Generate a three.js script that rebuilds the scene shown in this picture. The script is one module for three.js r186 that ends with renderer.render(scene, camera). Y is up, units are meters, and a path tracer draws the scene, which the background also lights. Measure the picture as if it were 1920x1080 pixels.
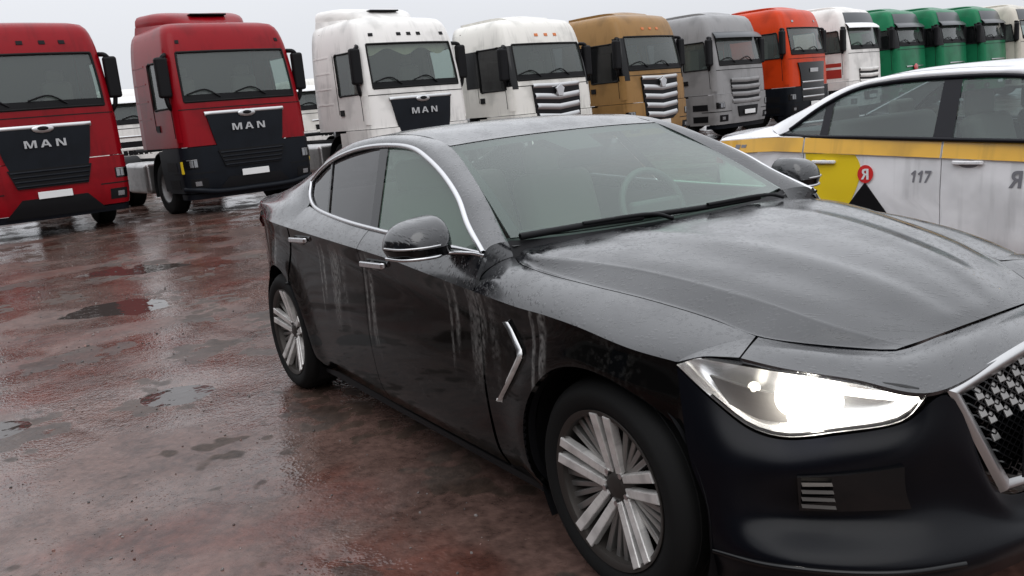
import * as THREE from 'three';
import { RoundedBoxGeometry } from 'three/addons/geometries/RoundedBoxGeometry.js';
import { TextGeometry } from 'three/addons/geometries/TextGeometry.js';
import { FontLoader } from 'three/addons/loaders/FontLoader.js';
import { mergeGeometries } from 'three/addons/utils/BufferGeometryUtils.js';

// ---------------------------------------------------------------- camera, sky, sun, exposure
const scene = new THREE.Scene();
const camera = new THREE.PerspectiveCamera(36.48, 16 / 9, 0.05, 1500);
camera.rotation.order = 'YXZ';
camera.position.set(1.9224, 1.4744, 2.3617);
camera.rotation.set(-0.2058, 1.0113, -0.0910);
scene.add(camera);
const renderer = new THREE.WebGLRenderer({ antialias: true });
renderer.toneMapping = THREE.LinearToneMapping;
renderer.toneMappingExposure = 1.0;
renderer.shadowMap.enabled = true;

function rng(seed) { let s = seed >>> 0; return () => { s = (s + 0x6D2B79F5) | 0; let t = Math.imul(s ^ (s >>> 15), 1 | s); t = (t + Math.imul(t ^ (t >>> 7), 61 | t)) ^ t; return ((t ^ (t >>> 14)) >>> 0) / 4294967296; }; }
const hash = (x, y, s) => { let h = Math.imul(x, 374761393) ^ Math.imul(y, 668265263) ^ Math.imul(s, 2147483647 - 57); h = Math.imul(h ^ (h >>> 13), 1274126177); return ((h ^ (h >>> 16)) >>> 0) / 4294967296; };
function vnoise(x, y, px, py, s) {                       // value noise, periodic when px, py > 0
  const xi = Math.floor(x), yi = Math.floor(y), m = (a, p) => p ? ((a % p) + p) % p : a;
  let fx = x - xi, fy = y - yi; fx = fx * fx * (3 - 2 * fx); fy = fy * fy * (3 - 2 * fy);
  const a = hash(m(xi, px), m(yi, py), s), b = hash(m(xi + 1, px), m(yi, py), s), c = hash(m(xi, px), m(yi + 1, py), s), d = hash(m(xi + 1, px), m(yi + 1, py), s);
  return a + (b - a) * fx + (c - a) * fy + (a - b - c + d) * fx * fy;
}
function fbm(u, v, fx, fy, oct, s) { let r = 0, a = 0.5, t = 0; for (let i = 0; i < oct; i++) { r += a * vnoise(u * fx, v * fy, fx, fy, s + i * 17); t += a; a *= 0.5; fx *= 2; fy *= 2; } return r / t; }
const clamp = (x, a = 0, b = 1) => Math.min(b, Math.max(a, x)), smooth = (a, b, x) => { const t = clamp((x - a) / (b - a)); return t * t * (3 - 2 * t); }, mix = (a, b, t) => a + (b - a) * t;

{ // overcast sky: three times brighter overhead than at the horizon, with soft cloud
  const W = 512, H = 256, d = new Float32Array(W * H * 4);
  for (let j = 0; j < H; j++) for (let i = 0; i < W; i++) {
    const el = ((j + 0.5) / H - 0.5) * Math.PI, s = Math.max(0, Math.sin(el)), k = 4 * (j * W + i);
    const cloud = 0.94 + 0.12 * fbm(i / W, j / H, 10, 14, 4, 5);
    const L = el > -0.01 ? 0.72 * (1 + 1.5 * s) * cloud : 0.05;
    d[k] = L * (el > -0.01 ? 0.965 : 1.2); d[k + 1] = L * (el > -0.01 ? 0.99 : 0.9); d[k + 2] = L * (el > -0.01 ? 1.045 : 0.85); d[k + 3] = 1;
  }
  const sky = new THREE.DataTexture(d, W, H, THREE.RGBAFormat, THREE.FloatType);
  sky.mapping = THREE.EquirectangularReflectionMapping; sky.minFilter = sky.magFilter = THREE.LinearFilter; sky.wrapS = THREE.RepeatWrapping; sky.needsUpdate = true;
  scene.background = sky; scene.environment = sky;
}
const sun = new THREE.DirectionalLight(new THREE.Color(1, 0.985, 0.96), 0.6);
sun.position.set(26, 40, 12); sun.target.position.set(-8, 0, -6); sun.castShadow = true; sun.shadow.radius = 90;
Object.assign(sun.shadow.camera, { left: -45, right: 45, top: 45, bottom: -45, near: 1, far: 160 }); sun.shadow.mapSize.set(2048, 2048);
scene.add(sun, sun.target);

// ---------------------------------------------------------------- textures and materials
const lin2s = (c) => c <= 0.0031308 ? c * 12.92 : 1.055 * Math.pow(c, 1 / 2.4) - 0.055;
function tex(w, h, fn, color = false) {
  const d = new Uint8Array(w * h * 4);
  for (let j = 0; j < h; j++) for (let i = 0; i < w; i++) {
    const c = fn(i / w, j / h), k = 4 * (j * w + i);
    for (let q = 0; q < 3; q++) { const v = Array.isArray(c) ? c[q] : c; d[k + q] = Math.round(255 * clamp(color ? lin2s(v) : v)); }
    d[k + 3] = 255;
  }
  const t = new THREE.DataTexture(d, w, h, THREE.RGBAFormat); t.wrapS = t.wrapT = THREE.RepeatWrapping; t.magFilter = THREE.LinearFilter; t.minFilter = THREE.LinearMipmapLinearFilter; t.generateMipmaps = true;
  if (color) t.colorSpace = THREE.SRGBColorSpace; t.needsUpdate = true; return t;
}
const rep = (t, x, y = x) => { const c = t.clone(); c.repeat.set(1 / x, 1 / y); c.needsUpdate = true; return c; };   // one tile per x by y metres
const lin = (r, g, b) => new THREE.Color().setRGB(r, g, b);
const P = (o) => { const m = new THREE.MeshPhysicalMaterial(o); m.side = THREE.DoubleSide; return m; };
// rain drops: a scatter of small round beads
function dropField(n, size, r0, r1, seed) {
  const a = new Float32Array(size * size), R = rng(seed);
  for (let k = 0; k < n; k++) {
    const cx = R() * size, cy = R() * size, r = mix(r0, r1, R() ** 3), e = Math.ceil(r);
    for (let y = -e; y <= e; y++) for (let x = -e; x <= e; x++) { const q = (x * x + y * y) / (r * r); if (q < 1) { const i = ((Math.floor(cy) + y + size) % size) * size + (Math.floor(cx) + x + size) % size; a[i] = Math.max(a[i], Math.sqrt(1 - q) * Math.min(1, r / r1 * 1.6)); } }
  }
  return a;
}
const beads = dropField(900, 512, 1.6, 8.5, 11);
const beadTex = tex(512, 512, (u, v) => 0.25 + 0.75 * beads[Math.floor(v * 512) * 512 + Math.floor(u * 512)]);
const filmTex = tex(512, 512, (u, v) => { const n = fbm(u, v, 6, 6, 5, 3), f = fbm(u, v, 48, 48, 3, 9); return [0, clamp(0.13 + 0.24 * smooth(0.3, 0.75, n) + 0.14 * (f - 0.5)), 0]; });
const streakColor = tex(512, 512, (u, v) => {               // road film washed down a door in runs
  const w = u + 0.006 * fbm(u, v, 6, 9, 2, 12), end = 0.86 - 0.42 * fbm(w, 0.3, 34, 1, 3, 25) - 0.2 * fbm(w, 0.3, 9, 1, 2, 26), run = smooth(0.47, 0.62, fbm(w, 0.2, 30, 1, 3, 21)) * smooth(0.42, 0.6, fbm(u, 0.5, 7, 1, 2, 31)) * smooth(end - 0.06, end + 0.1, v) * (1 - smooth(0.86, 0.93, v)), g = fbm(u, v, 120, 70, 3, 8);
  const k = 0.0015 + 0.24 * run * Math.max(0, g - 0.15) + 0.012 * smooth(0.5, 0.8, g) * smooth(0.45, 0.7, fbm(u, v, 4, 5, 3, 39)); return [k, k * 0.97, k * 0.93];
}, true);
const grime = tex(512, 512, (u, v) => { const n = fbm(u, v, 5, 5, 5, 41), r = fbm(u, v, 26, 3, 4, 47), k = 1 - 0.22 * smooth(0.45, 0.8, n) - 0.16 * smooth(0.5, 0.8, r); return [k, k * 0.985, k * 0.965]; }, true);

const M = {
  black: P({ color: lin(0.003, 0.0034, 0.005), roughness: 1, roughnessMap: rep(filmTex, 0.7), bumpMap: rep(beadTex, 0.47), bumpScale: 0.002, ior: 1.62, clearcoat: 0.8, clearcoatRoughness: 0.13 }),
  blackSide: P({ color: 0xffffff, map: rep(streakColor, 1.3, 1.0), roughness: 0.8, specularIntensity: 0, clearcoat: 0.58, clearcoatRoughness: 0.06 }),
  blackPlain: P({ color: lin(0.0025, 0.0028, 0.0045), roughness: 0.25, specularIntensity: 0.35 }),
  plastic: P({ color: lin(0.006, 0.006, 0.007), roughness: 0.55, specularIntensity: 0.35 }),
  gloss: P({ color: lin(0.003, 0.003, 0.0035), roughness: 0.12, specularIntensity: 0.7 }),
  rubber: P({ color: lin(0.009, 0.009, 0.009), roughness: 0.75, specularIntensity: 0.25 }),
  seal: P({ color: lin(0.006, 0.006, 0.006), roughness: 0.6, specularIntensity: 0.4 }),
  chrome: P({ color: lin(0.62, 0.62, 0.63), metalness: 1, roughness: 0.24 }),
  satin: P({ color: lin(0.55, 0.55, 0.55), metalness: 1, roughness: 0.3 }),
  alloy: P({ color: lin(0.72, 0.71, 0.7), map: rep(grime, 0.3), metalness: 0.45, roughness: 0.35 }),
  alloyMid: P({ color: lin(0.28, 0.27, 0.26), metalness: 0.8, roughness: 0.42 }),
  alloyDark: P({ color: lin(0.05, 0.044, 0.04), metalness: 0.6, roughness: 0.5 }),
  disc: P({ color: lin(0.03, 0.026, 0.024), metalness: 0.5, roughness: 0.6 }),
  glass: P({ color: lin(0.62, 0.82, 0.72), transmission: 0.93, thickness: 0, roughness: 0.06, ior: 1.5 }),
  glassSide: P({ color: lin(0.32, 0.5, 0.39), transmission: 0.85, thickness: 0, roughness: 0.06, ior: 1.52 }),
  glassTint: P({ color: lin(0.16, 0.16, 0.17), transmission: 1, thickness: 0, roughness: 0.05, ior: 1.5 }),
  lens: P({ color: lin(0.93, 0.93, 0.93), transmission: 1, thickness: 0, roughness: 0.03, ior: 1.5 }),
  reflector: P({ color: lin(0.8, 0.8, 0.81), metalness: 0.95, roughness: 0.27 }),
  seat: P({ color: lin(0.24, 0.22, 0.19), roughness: 0.7 }),
  liner: P({ color: lin(0.62, 0.6, 0.56), roughness: 0.95 }),
  dash: P({ color: lin(0.07, 0.07, 0.07), roughness: 0.6 }),
  white: P({ color: lin(0.78, 0.78, 0.78), roughness: 0.5 }),
  plate: P({ color: lin(0.74, 0.74, 0.73), roughness: 0.45 }),
  red: P({ color: lin(0.45, 0.012, 0.015), roughness: 0.2, clearcoat: 1 }),
  lamp: P({ color: lin(0.2, 0.2, 0.2), emissive: lin(1, 0.96, 0.86), emissiveIntensity: 5 }),
  lampSoft: P({ color: lin(0.3, 0.3, 0.3), emissive: lin(1, 0.93, 0.78), emissiveIntensity: 1.5 }),
};

// ---------------------------------------------------------------- geometry helpers
const V3 = (p) => new THREE.Vector3(p[0], p[1], p[2]);
function sample(pts, n, even = true) { if (pts.length === 2) { const a = V3(pts[0]), b = V3(pts[1]); return Array.from({ length: n + 1 }, (_, i) => a.clone().lerp(b, i / n)); } const c = new THREE.CatmullRomCurve3(pts.map(V3), false, 'centripetal'); c.arcLengthDivisions = 300; return even ? c.getSpacedPoints(n) : c.getPoints(n); }
const spline1 = (tab) => (x) => {                     // monotone-ish cubic through [[x, y], ...]
  const n = tab.length; if (x <= tab[0][0]) return tab[0][1]; if (x >= tab[n - 1][0]) return tab[n - 1][1];
  let i = 0; while (x > tab[i + 1][0]) i++;
  const h = tab[i + 1][0] - tab[i][0], t = (x - tab[i][0]) / h, sl = (a, b) => (tab[b][1] - tab[a][1]) / (tab[b][0] - tab[a][0]);
  const m0 = (i ? sl(i - 1, i + 1) : sl(i, i + 1)) * h, m1 = (i + 2 < n ? sl(i, i + 2) : sl(i, i + 1)) * h, t2 = t * t, t3 = t2 * t;
  return (2 * t3 - 3 * t2 + 1) * tab[i][1] + (t3 - 2 * t2 + t) * m0 + (3 * t2 - 2 * t3) * tab[i + 1][1] + (t3 - t2) * m1;
};
// a sheet from a grid of points G[j][i], with a folded-in edge ("skirt") so that panels have thickness and gaps have depth
function sheet(G, o = {}) {
  const nv = G.length - 1, nu = G[0].length - 1, pos = [], uv = [], idx = [], W = nu + 1;
  const vl = new Array(W).fill(0);
  for (let j = 0; j <= nv; j++) { let ul = 0; for (let i = 0; i <= nu; i++) { const p = G[j][i]; if (i) ul += p.distanceTo(G[j][i - 1]); if (j) vl[i] += p.distanceTo(G[j - 1][i]); pos.push(p.x, p.y, p.z); if (o.uv) { const q = o.uv(p); uv.push(q[0], q[1]); } else uv.push(ul, vl[i]); } }
  const c = o.center || [-1.4, 0.6, 0], mj = nv >> 1, mi = nu >> 1, p = G[mj][mi], e1 = G[mj][Math.min(mi + 1, nu)].clone().sub(G[mj][Math.max(mi - 1, 0)]), e2 = G[Math.min(mj + 1, nv)][mi].clone().sub(G[Math.max(mj - 1, 0)][mi]);
  const nrm = e1.cross(e2), fl = nrm.dot(p.clone().sub(V3(c))) < 0;
  const quad = (a, b, d, e) => fl ? idx.push(a, e, b, b, e, d) : idx.push(a, b, e, b, d, e);
  for (let j = 0; j < nv; j++) for (let i = 0; i < nu; i++) quad(j * W + i, j * W + i + 1, (j + 1) * W + i + 1, (j + 1) * W + i);
  let g = new THREE.BufferGeometry(); g.setAttribute('position', new THREE.Float32BufferAttribute(pos, 3)); g.setAttribute('uv', new THREE.Float32BufferAttribute(uv, 2)); g.setIndex(idx); g.computeVertexNormals();
  const sk = o.skirt ?? 0;
  if (sk) {
    const N = g.attributes.normal, loop = [], sp = [], su = [], si = [];
    for (let i = 0; i <= nu; i++) loop.push(i); for (let j = 1; j <= nv; j++) loop.push(j * W + nu); for (let i = nu - 1; i >= 0; i--) loop.push(nv * W + i); for (let j = nv - 1; j >= 0; j--) loop.push(j * W);
    for (const k of loop) { sp.push(pos[3 * k], pos[3 * k + 1], pos[3 * k + 2], pos[3 * k] - sk * N.getX(k), pos[3 * k + 1] - sk * N.getY(k), pos[3 * k + 2] - sk * N.getZ(k)); su.push(uv[2 * k], uv[2 * k + 1], uv[2 * k] + 0.01, uv[2 * k + 1] + 0.01); }
    for (let k = 0; k < loop.length - 1; k++) { const a = 2 * k; fl ? si.push(a, a + 2, a + 1, a + 1, a + 2, a + 3) : si.push(a, a + 1, a + 2, a + 1, a + 3, a + 2); }
    const s = new THREE.BufferGeometry(); s.setAttribute('position', new THREE.Float32BufferAttribute(sp, 3)); s.setAttribute('uv', new THREE.Float32BufferAttribute(su, 2)); s.setIndex(si); s.computeVertexNormals();
    g = mergeGeometries([g, s]);
  }
  return g;
}
function loftGrid(rows, nu, nv, o = {}) {
  const R = rows.map((r) => sample(r, nu, o.even ?? true));
  const G = Array.from({ length: nv + 1 }, () => []);
  for (let i = 0; i <= nu; i++) {
    let col; if (R.length === 2) col = Array.from({ length: nv + 1 }, (_, j) => R[0][i].clone().lerp(R[1][i], j / nv));
    else { const c = new THREE.CatmullRomCurve3(R.map((r) => r[i]), false, 'catmullrom', 0.5); col = c.getPoints(nv); }
    col.forEach((p, j) => { if (o.bulge) { const k = o.bulge * Math.sin(Math.PI * j / nv) * (o.bulgeU ? Math.sin(Math.PI * i / nu) : 1), b = o.dir || [0, 0, 1]; p.x += b[0] * k; p.y += b[1] * k; p.z += b[2] * k; } G[j].push(p); });
  }
  return G;
}
const loft = (rows, nu, nv, o = {}) => sheet(loftGrid(rows, nu, nv, o), o);
function mir(g) { const m = g.clone(); m.scale(1, 1, -1); const ix = m.index; if (ix) { const a = ix.array; for (let i = 0; i < a.length; i += 3) { const t = a[i]; a[i] = a[i + 1]; a[i + 1] = t; } } else { for (const k of ['position', 'normal', 'uv']) { const at = m.attributes[k]; if (!at) continue; const s = at.itemSize, a = at.array; for (let i = 0; i < a.length; i += 3 * s) for (let q = 0; q < s; q++) { const t = a[i + q]; a[i + q] = a[i + s + q]; a[i + s + q] = t; } } } const n = m.attributes.normal; if (n && ix) { /* scale() flipped them */ } return m; }
function put(parent, name, geo, mat) { const m = new THREE.Mesh(geo, mat); m.name = name; m.castShadow = m.receiveShadow = true; parent.add(m); return m; }
const both = (parent, name, geo, mat) => [put(parent, name, geo, mat), put(parent, name, mir(geo), mat)];
const box = (w, h, d, x = 0, y = 0, z = 0, r = 0) => { const g = r ? new RoundedBoxGeometry(w, h, d, 3, r) : new THREE.BoxGeometry(w, h, d); g.translate(x, y, z); return g; };
const tube = (pts, r, n = 40, rs = 8) => new THREE.TubeGeometry(new THREE.CatmullRomCurve3(pts.map(V3), false, 'centripetal'), n, r, rs);
const cyl = (r0, r1, h, n = 24, axis = 'y') => { const g = new THREE.CylinderGeometry(r0, r1, h, n); if (axis === 'z') g.rotateX(Math.PI / 2); if (axis === 'x') g.rotateZ(Math.PI / 2); return g; };
const poly = (pts) => { const s = new THREE.Shape(); pts.forEach((p, i) => i ? s.lineTo(p[0], p[1]) : s.moveTo(p[0], p[1])); s.closePath(); return s; };
const ext = (pts, d, bevel = 0) => { const g = new THREE.ExtrudeGeometry(poly(pts), { depth: d - 2 * bevel, bevelEnabled: bevel > 0, bevelSize: bevel, bevelThickness: bevel, bevelSegments: 2 }); g.translate(0, 0, bevel); return g; };
const merge = (list) => mergeGeometries(list.map((g) => { const c = g.index ? g.toNonIndexed() : g; for (const k of Object.keys(c.attributes)) if (!['position', 'normal', 'uv'].includes(k)) c.deleteAttribute(k); return c; }));
const shift = (g, x, y, z) => g.translate(x, y, z);
const used = {};
function numbered(n) { const k = used[n] = (used[n] ?? -1) + 1; return k ? `${n}_${String(k).padStart(3, '0')}` : n; }
function thing(name, label, category, [x, y, z] = [0, 0, 0], turn = 0, group) {
  const o = new THREE.Group(); o.name = numbered(name); o.position.set(x, y, z); o.rotation.y = turn; o.userData = { label, category }; if (group) o.userData.group = group; scene.add(o); return o;
}
const font = await new FontLoader().loadAsync('fonts/droid/droid_sans_bold.typeface.json');
function text(s, size, depth, wide = 1) { const g = new TextGeometry(s, { font, size, depth, curveSegments: 4 }); g.computeBoundingBox(); const b = g.boundingBox; g.translate(-(b.min.x + b.max.x) / 2, -(b.min.y + b.max.y) / 2, 0); g.scale(wide, 1, 1); return g; }

// ---------------------------------------------------------------- ground and puddles
const hollow = [[-3.3, 1.46, 0.3, -0.02], [-3.45, 2.4, 0.35, -0.02], [-8.9, 0.5, 0.9, -0.015], [-6.5, 1.2, 0.6, -0.012]];
function groundY(x, z) {
  const u = x + 200, v = z + 200;
  let h = 0.022 * (fbm(u / 400, v / 400, 150, 150, 3, 61) - 0.5) + 0.010 * (fbm(u / 400, v / 400, 1100, 1100, 3, 67) - 0.5);
  for (const [a, b, r, d] of hollow) { const q = ((x - a) ** 2 + (z - b) ** 2) / (r * r); if (q < 6) h += d * Math.exp(-q); }
  const w = 0.25 * (vnoise(x * 2.2, z * 2.2, 0, 0, 5) - 0.5);
  const crack = Math.abs(z - (2.04 - 0.25 * (x + 3.18)) - w);                            // an eroded seam across the lot
  if (x > -4 && x < 1) h -= 0.006 * Math.exp(-((crack / 0.025) ** 2)) * smooth(0.35, 0.6, vnoise(x * 3, 7.3, 0, 0, 8));
  return h + 0.004;
}
{
  const N = 210, K = 6.6, S = 520 / Math.sinh(K), cx = -1.2, cz = 1.4, W = 2 * N + 1, pos = new Float32Array(W * W * 3), uv = new Float32Array(W * W * 2), idx = [];
  for (let j = 0; j < W; j++) for (let i = 0; i < W; i++) {
    const x = cx + S * Math.sinh(K * (i - N) / N), z = cz + S * Math.sinh(K * (j - N) / N), k = j * W + i, far = Math.hypot(x - cx, z - cz);
    pos[3 * k] = x; pos[3 * k + 1] = groundY(x, z) * (1 - smooth(40, 80, far)); pos[3 * k + 2] = z; uv[2 * k] = x; uv[2 * k + 1] = z;
    if (i < W - 1 && j < W - 1) idx.push(k, k + W, k + 1, k + 1, k + W, k + W + 1);
  }
  const g = new THREE.BufferGeometry(); g.setAttribute('position', new THREE.BufferAttribute(pos, 3)); g.setAttribute('uv', new THREE.BufferAttribute(uv, 2)); g.setIndex(idx); g.computeVertexNormals();
  const mud = (u, v) => smooth(0.585, 0.635, 0.75 * fbm(u, v, 8, 11, 4, 51) + 0.25 * fbm(u, v, 50, 50, 2, 52));      // clumps of dark soil
  const gc = tex(1024, 1024, (u, v) => {
    const a = fbm(u, v, 5, 5, 4, 71), b = fbm(u, v, 24, 24, 4, 72), c = fbm(u, v, 160, 160, 2, 73), red = smooth(0.52, 0.74, fbm(u, v, 9, 7, 4, 74)), soil = mud(u, v), k = (0.6 + 0.55 * a + 0.6 * (b - 0.5) + 0.7 * (c - 0.5)) * (1 - 0.5 * soil);
    return [k * mix(0.115, 0.108, red), k * mix(0.07, 0.044, red) * (1 + 0.08 * soil), k * mix(0.058, 0.033, red)];
  }, true);
  const gr = tex(1024, 1024, (u, v) => { const a = fbm(u, v, 7, 7, 5, 81), c = fbm(u, v, 120, 120, 2, 83); return [0, clamp(0.08 + 0.3 * smooth(0.42, 0.7, a) + 0.1 * (c - 0.5) + 0.3 * mud(u, v)), 0]; });
  const gb = tex(1024, 1024, (u, v) => 0.5 * fbm(u, v, 60, 60, 3, 91) + 0.5 * fbm(u, v, 220, 220, 2, 92));
  const m = P({ color: 0xffffff, map: rep(gc, 4.3), roughness: 1, roughnessMap: rep(gr, 4.3), bumpMap: rep(gb, 2.1), bumpScale: 0.0028, ior: 1.45 });
  const ground = new THREE.Mesh(g, m); ground.name = 'ground'; ground.receiveShadow = true; ground.castShadow = true; scene.add(ground);
  ground.userData = { kind: 'structure', label: 'wet reddish brown dirt lot with worn rough patches', category: 'ground' };
  const wb = tex(256, 256, (u, v) => fbm(u, v, 9, 9, 3, 99));
  const water = new THREE.Mesh(new THREE.PlaneGeometry(70, 70).rotateX(-Math.PI / 2).translate(-14, -0.0035, -10), P({ color: lin(0.045, 0.034, 0.03), roughness: 0.05, ior: 1.33, bumpMap: wb, bumpScale: 0.002 }));
  wb.repeat.set(90, 90); water.name = 'puddle_water'; water.receiveShadow = true; scene.add(water);
  water.userData = { kind: 'structure', label: 'shallow muddy rain water lying in the hollows of the lot', category: 'water' };
}
// ---------------------------------------------------------------- the black sedan
// a wheel facing +z, centre at the origin
function sedanWheel(parent, name, x, y, z, flip, R = 0.335, rim = 0.243, w = 0.225, style = 0) {
  const g = new THREE.Group(); g.name = name; g.position.set(x, y, z); if (flip) g.rotation.y = Math.PI; g.rotation.z = 0.35; parent.add(g);
  const lathe = (pts, n = 64) => { const l = new THREE.LatheGeometry(pts.map((p) => new THREE.Vector2(p[0], p[1])), n); l.rotateX(Math.PI / 2); return l; };
  const h = w / 2;
  put(g, 'tyre', merge([lathe([[rim - 0.004, -h + 0.02], [rim + 0.02, -h + 0.004], [R - 0.035, -h], [R - 0.008, -h + 0.022], [R, -h + 0.045], [R, h - 0.045], [R - 0.008, h - 0.022], [R - 0.03, h - 0.001], [rim + 0.045, h + 0.004], [rim + 0.02, h], [rim - 0.003, h - 0.014]]),
    ...[-0.05, 0, 0.05].map((a) => new THREE.TorusGeometry(R - 0.001, 0.004, 4, 64).translate(0, 0, a))]), M.rubber);
  put(g, 'rim', lathe([[rim - 0.016, h - 0.014], [rim + 0.003, h - 0.004], [rim + 0.001, h - 0.012], [rim - 0.012, h - 0.03], [rim - 0.02, 0.0], [rim - 0.03, -h + 0.02]]), M.alloyDark);
  put(g, 'brake_disc', lathe([[0.03, 0.0], [0.165, 0.0], [0.165, -0.02], [0.03, -0.02]]), M.disc);
  put(g, 'backing', lathe([[0.0, -0.06], [rim - 0.02, -0.06]], 32), M.plastic);
  const spoke = (a, w0, w1, mat, z0, z1, off) => {
    const r0 = 0.048, r1 = rim - 0.012, s = new THREE.Shape(); s.moveTo(r0, -w0); s.lineTo(r1, -w1); s.lineTo(r1, w1); s.lineTo(r0, w0); s.closePath();
    const e = new THREE.ExtrudeGeometry(s, { depth: 0.022, bevelEnabled: true, bevelSize: 0.004, bevelThickness: 0.005, bevelSegments: 2 });
    e.translate(0, off, 0); const p = e.attributes.position; for (let i = 0; i < p.count; i++) { const t = (Math.hypot(p.getX(i), p.getY(i)) - r0) / (r1 - r0); p.setZ(i, p.getZ(i) + mix(z0, z1, t) - 0.012 * Math.sin(Math.PI * t)); }
    e.computeVertexNormals(); e.rotateZ(a); put(g, 'spoke', e, mat);
  };
  const n5 = 5;
  for (let k = 0; k < n5; k++) {
    const a = k * 2 * Math.PI / n5;
    if (style === 0) { for (const s of [-1, 1]) { spoke(a + s * 0.05, 0.0098, 0.012, M.alloy, 0.045, 0.082, s * 0.0185); spoke(a + s * 0.34, 0.005, 0.0065, M.alloyMid, 0.03, 0.05, s * 0.006); spoke(a + s * 0.53, 0.004, 0.0055, M.alloyMid, 0.026, 0.044, s * 0.004); } }
    else for (const s of [-1, 1]) spoke(a + s * 0.2, 0.012, 0.016, M.alloy, 0.045, 0.07, 0);
  }
  for (let k = 0; k < 5; k++) { const a = (k + 0.5) * 2 * Math.PI / 5; put(g, 'wheel_nut', cyl(0.009, 0.009, 0.02, 6, 'z').translate(0.052 * Math.cos(a), 0.052 * Math.sin(a), 0.066), M.satin); }
  put(g, 'brake_caliper', box(0.1, 0.17, 0.05, -0.15, 0.03, 0.0, 0.02), M.plastic);
  put(g, 'hub', lathe([[0, 0.078], [0.03, 0.076], [0.036, 0.07], [0.062, 0.062], [0.07, 0.04], [0.07, 0.0]], 32), M.alloyDark);
  return g;
}
{
  const car = thing('black_sedan', 'black wet sedan with its headlight lit, chrome window trim and multi spoke wheels', 'car');
  const clT = spline1([[-3.6, 0.985], [-3.2, 0.98], [-2.7, 0.964], [-1.67, 0.928], [-1.27, 0.912], [-1.05, 0.896], [-0.63, 0.866], [-0.36, 0.85], [-0.2, 0.846], [0, 0.83], [0.28, 0.776]]);
  const zcT = spline1([[-3.6, 0.7], [-3.4, 0.775], [-3.15, 0.855], [-2.8, 0.91], [-2.2, 0.922], [-1.2, 0.925], [-0.6, 0.925], [-0.2, 0.927], [0, 0.925], [0.15, 0.903], [0.285, 0.845]]);
  const prof = spline1([[0, -0.085], [0.12, -0.04], [0.3, -0.018], [0.5, -0.008], [0.72, -0.012], [0.88, -0.014], [1, 0]]);
  const prof2 = spline1([[0, -0.085], [0.12, -0.04], [0.3, -0.018], [0.5, -0.005], [0.75, 0.001], [0.9, -0.001], [1, -0.007]]);
  const zlow = (x, y) => { const t = (y - 0.2) / (clT(x) - 0.2); let z = zcT(x) + mix(prof(t), prof2(t), smooth(-0.4, 0, x)); for (const ax of [0, -2.835]) { const d = Math.hypot(x - ax, y - 0.335) - 0.385; if (d < 0.3) z += 0.018 * Math.exp(-((d / 0.1) ** 2)) * (1 - smooth(0.75, 1, t)); } return Math.min(z, zcT(x) + 0.012); };
  const on = (x, y, dz = 0) => new THREE.Vector3(x, y, zlow(x, y) + dz);
  const sideUv = (p) => [p.x + 40, p.y];
  const shut = [[-0.65, 0.95, 0.724], [-0.55, 0.94, 0.765], [-0.41, 0.927, 0.772], [-0.185, 0.907, 0.748], [0.014, 0.877, 0.689], [0.194, 0.838, 0.63], [0.336, 0.806, 0.603], [0.43, 0.786, 0.53], [0.569, 0.768, 0.411], [0.60, 0.766, 0.378]];
  const beltT = spline1([[-2.8, 1.09], [-2.33, 1.047], [-1.9, 1.018], [-1.39, 0.999], [-0.635, 0.982]]);
  const zg = (x, y) => 0.862 - 0.57 * (y - 0.985) - (x < -1.9 ? 0.085 * (-1.9 - x) ** 2 : 0);
  // polar panel between a wheel arch and an outer boundary line
  const arch = (ax, a0, a1, n) => Array.from({ length: n + 1 }, (_, i) => { const a = mix(a0, a1, i / n) * Math.PI / 180; return [ax + 0.387 * Math.cos(a), 0.335 + 0.387 * Math.sin(a), 0]; });
  function ringPanel(inner, outer, nu, nv) {
    const A = sample(inner, nu), B = (() => { const c = new THREE.CurvePath(); for (let i = 1; i < outer.length; i++) c.add(new THREE.LineCurve3(V3([...outer[i - 1], 0]), V3([...outer[i], 0]))); return c.getSpacedPoints(nu); })();
    const G = []; for (let j = 0; j <= nv; j++) G.push(A.map((a, i) => { const x = mix(a.x, B[i].x, j / nv), y = mix(a.y, B[i].y, j / nv); return on(x, y); })); return G;
  }
  const crease = (x0, x1, n) => Array.from({ length: n + 1 }, (_, i) => { const x = mix(x0, x1, i / n); return [x, clT(x)]; });
  const lipOf = (ax, a0, a1) => { const G = [[], []]; for (const p of sample(arch(ax, a0, a1, 24), 48)) { const q = on(p.x, p.y, 0.0005); G[0].push(q); G[1].push(new THREE.Vector3(p.x, p.y, q.z - 0.05)); } return sheet(G, { center: [ax, 0.335, 0.9] }); };
  // --- fender
  const fenderLow = ringPanel(arch(0, 200, 33, 40), [[-0.598, 0.2], [-0.608, 0.5], [-0.618, clT(-0.618)], ...crease(-0.61, 0.275, 16), [0.305, 0.66], [0.331, 0.548]], 90, 16);
  const fenderTopG = (() => { const S = sample(shut.slice(0, 7), 60), G = []; for (let j = 0; j <= 14; j++) G.push(S.map((s, i) => { const f = i / 60, x0 = mix(-0.618, 0.275, f), c = on(x0, clT(x0)), e = s.clone(); const b = new THREE.Vector3(mix(c.x, e.x, 0.5), e.y - 0.004 + 0.008 * f, mix(c.z, e.z, mix(0.28, 0.17, smooth(0.2, 0.6, f)))), t = j / 14; e.z += 0.0055; return c.clone().multiplyScalar((1 - t) ** 2).addScaledVector(b, 2 * t * (1 - t)).addScaledVector(e, t * t); })); return G; })();
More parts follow.
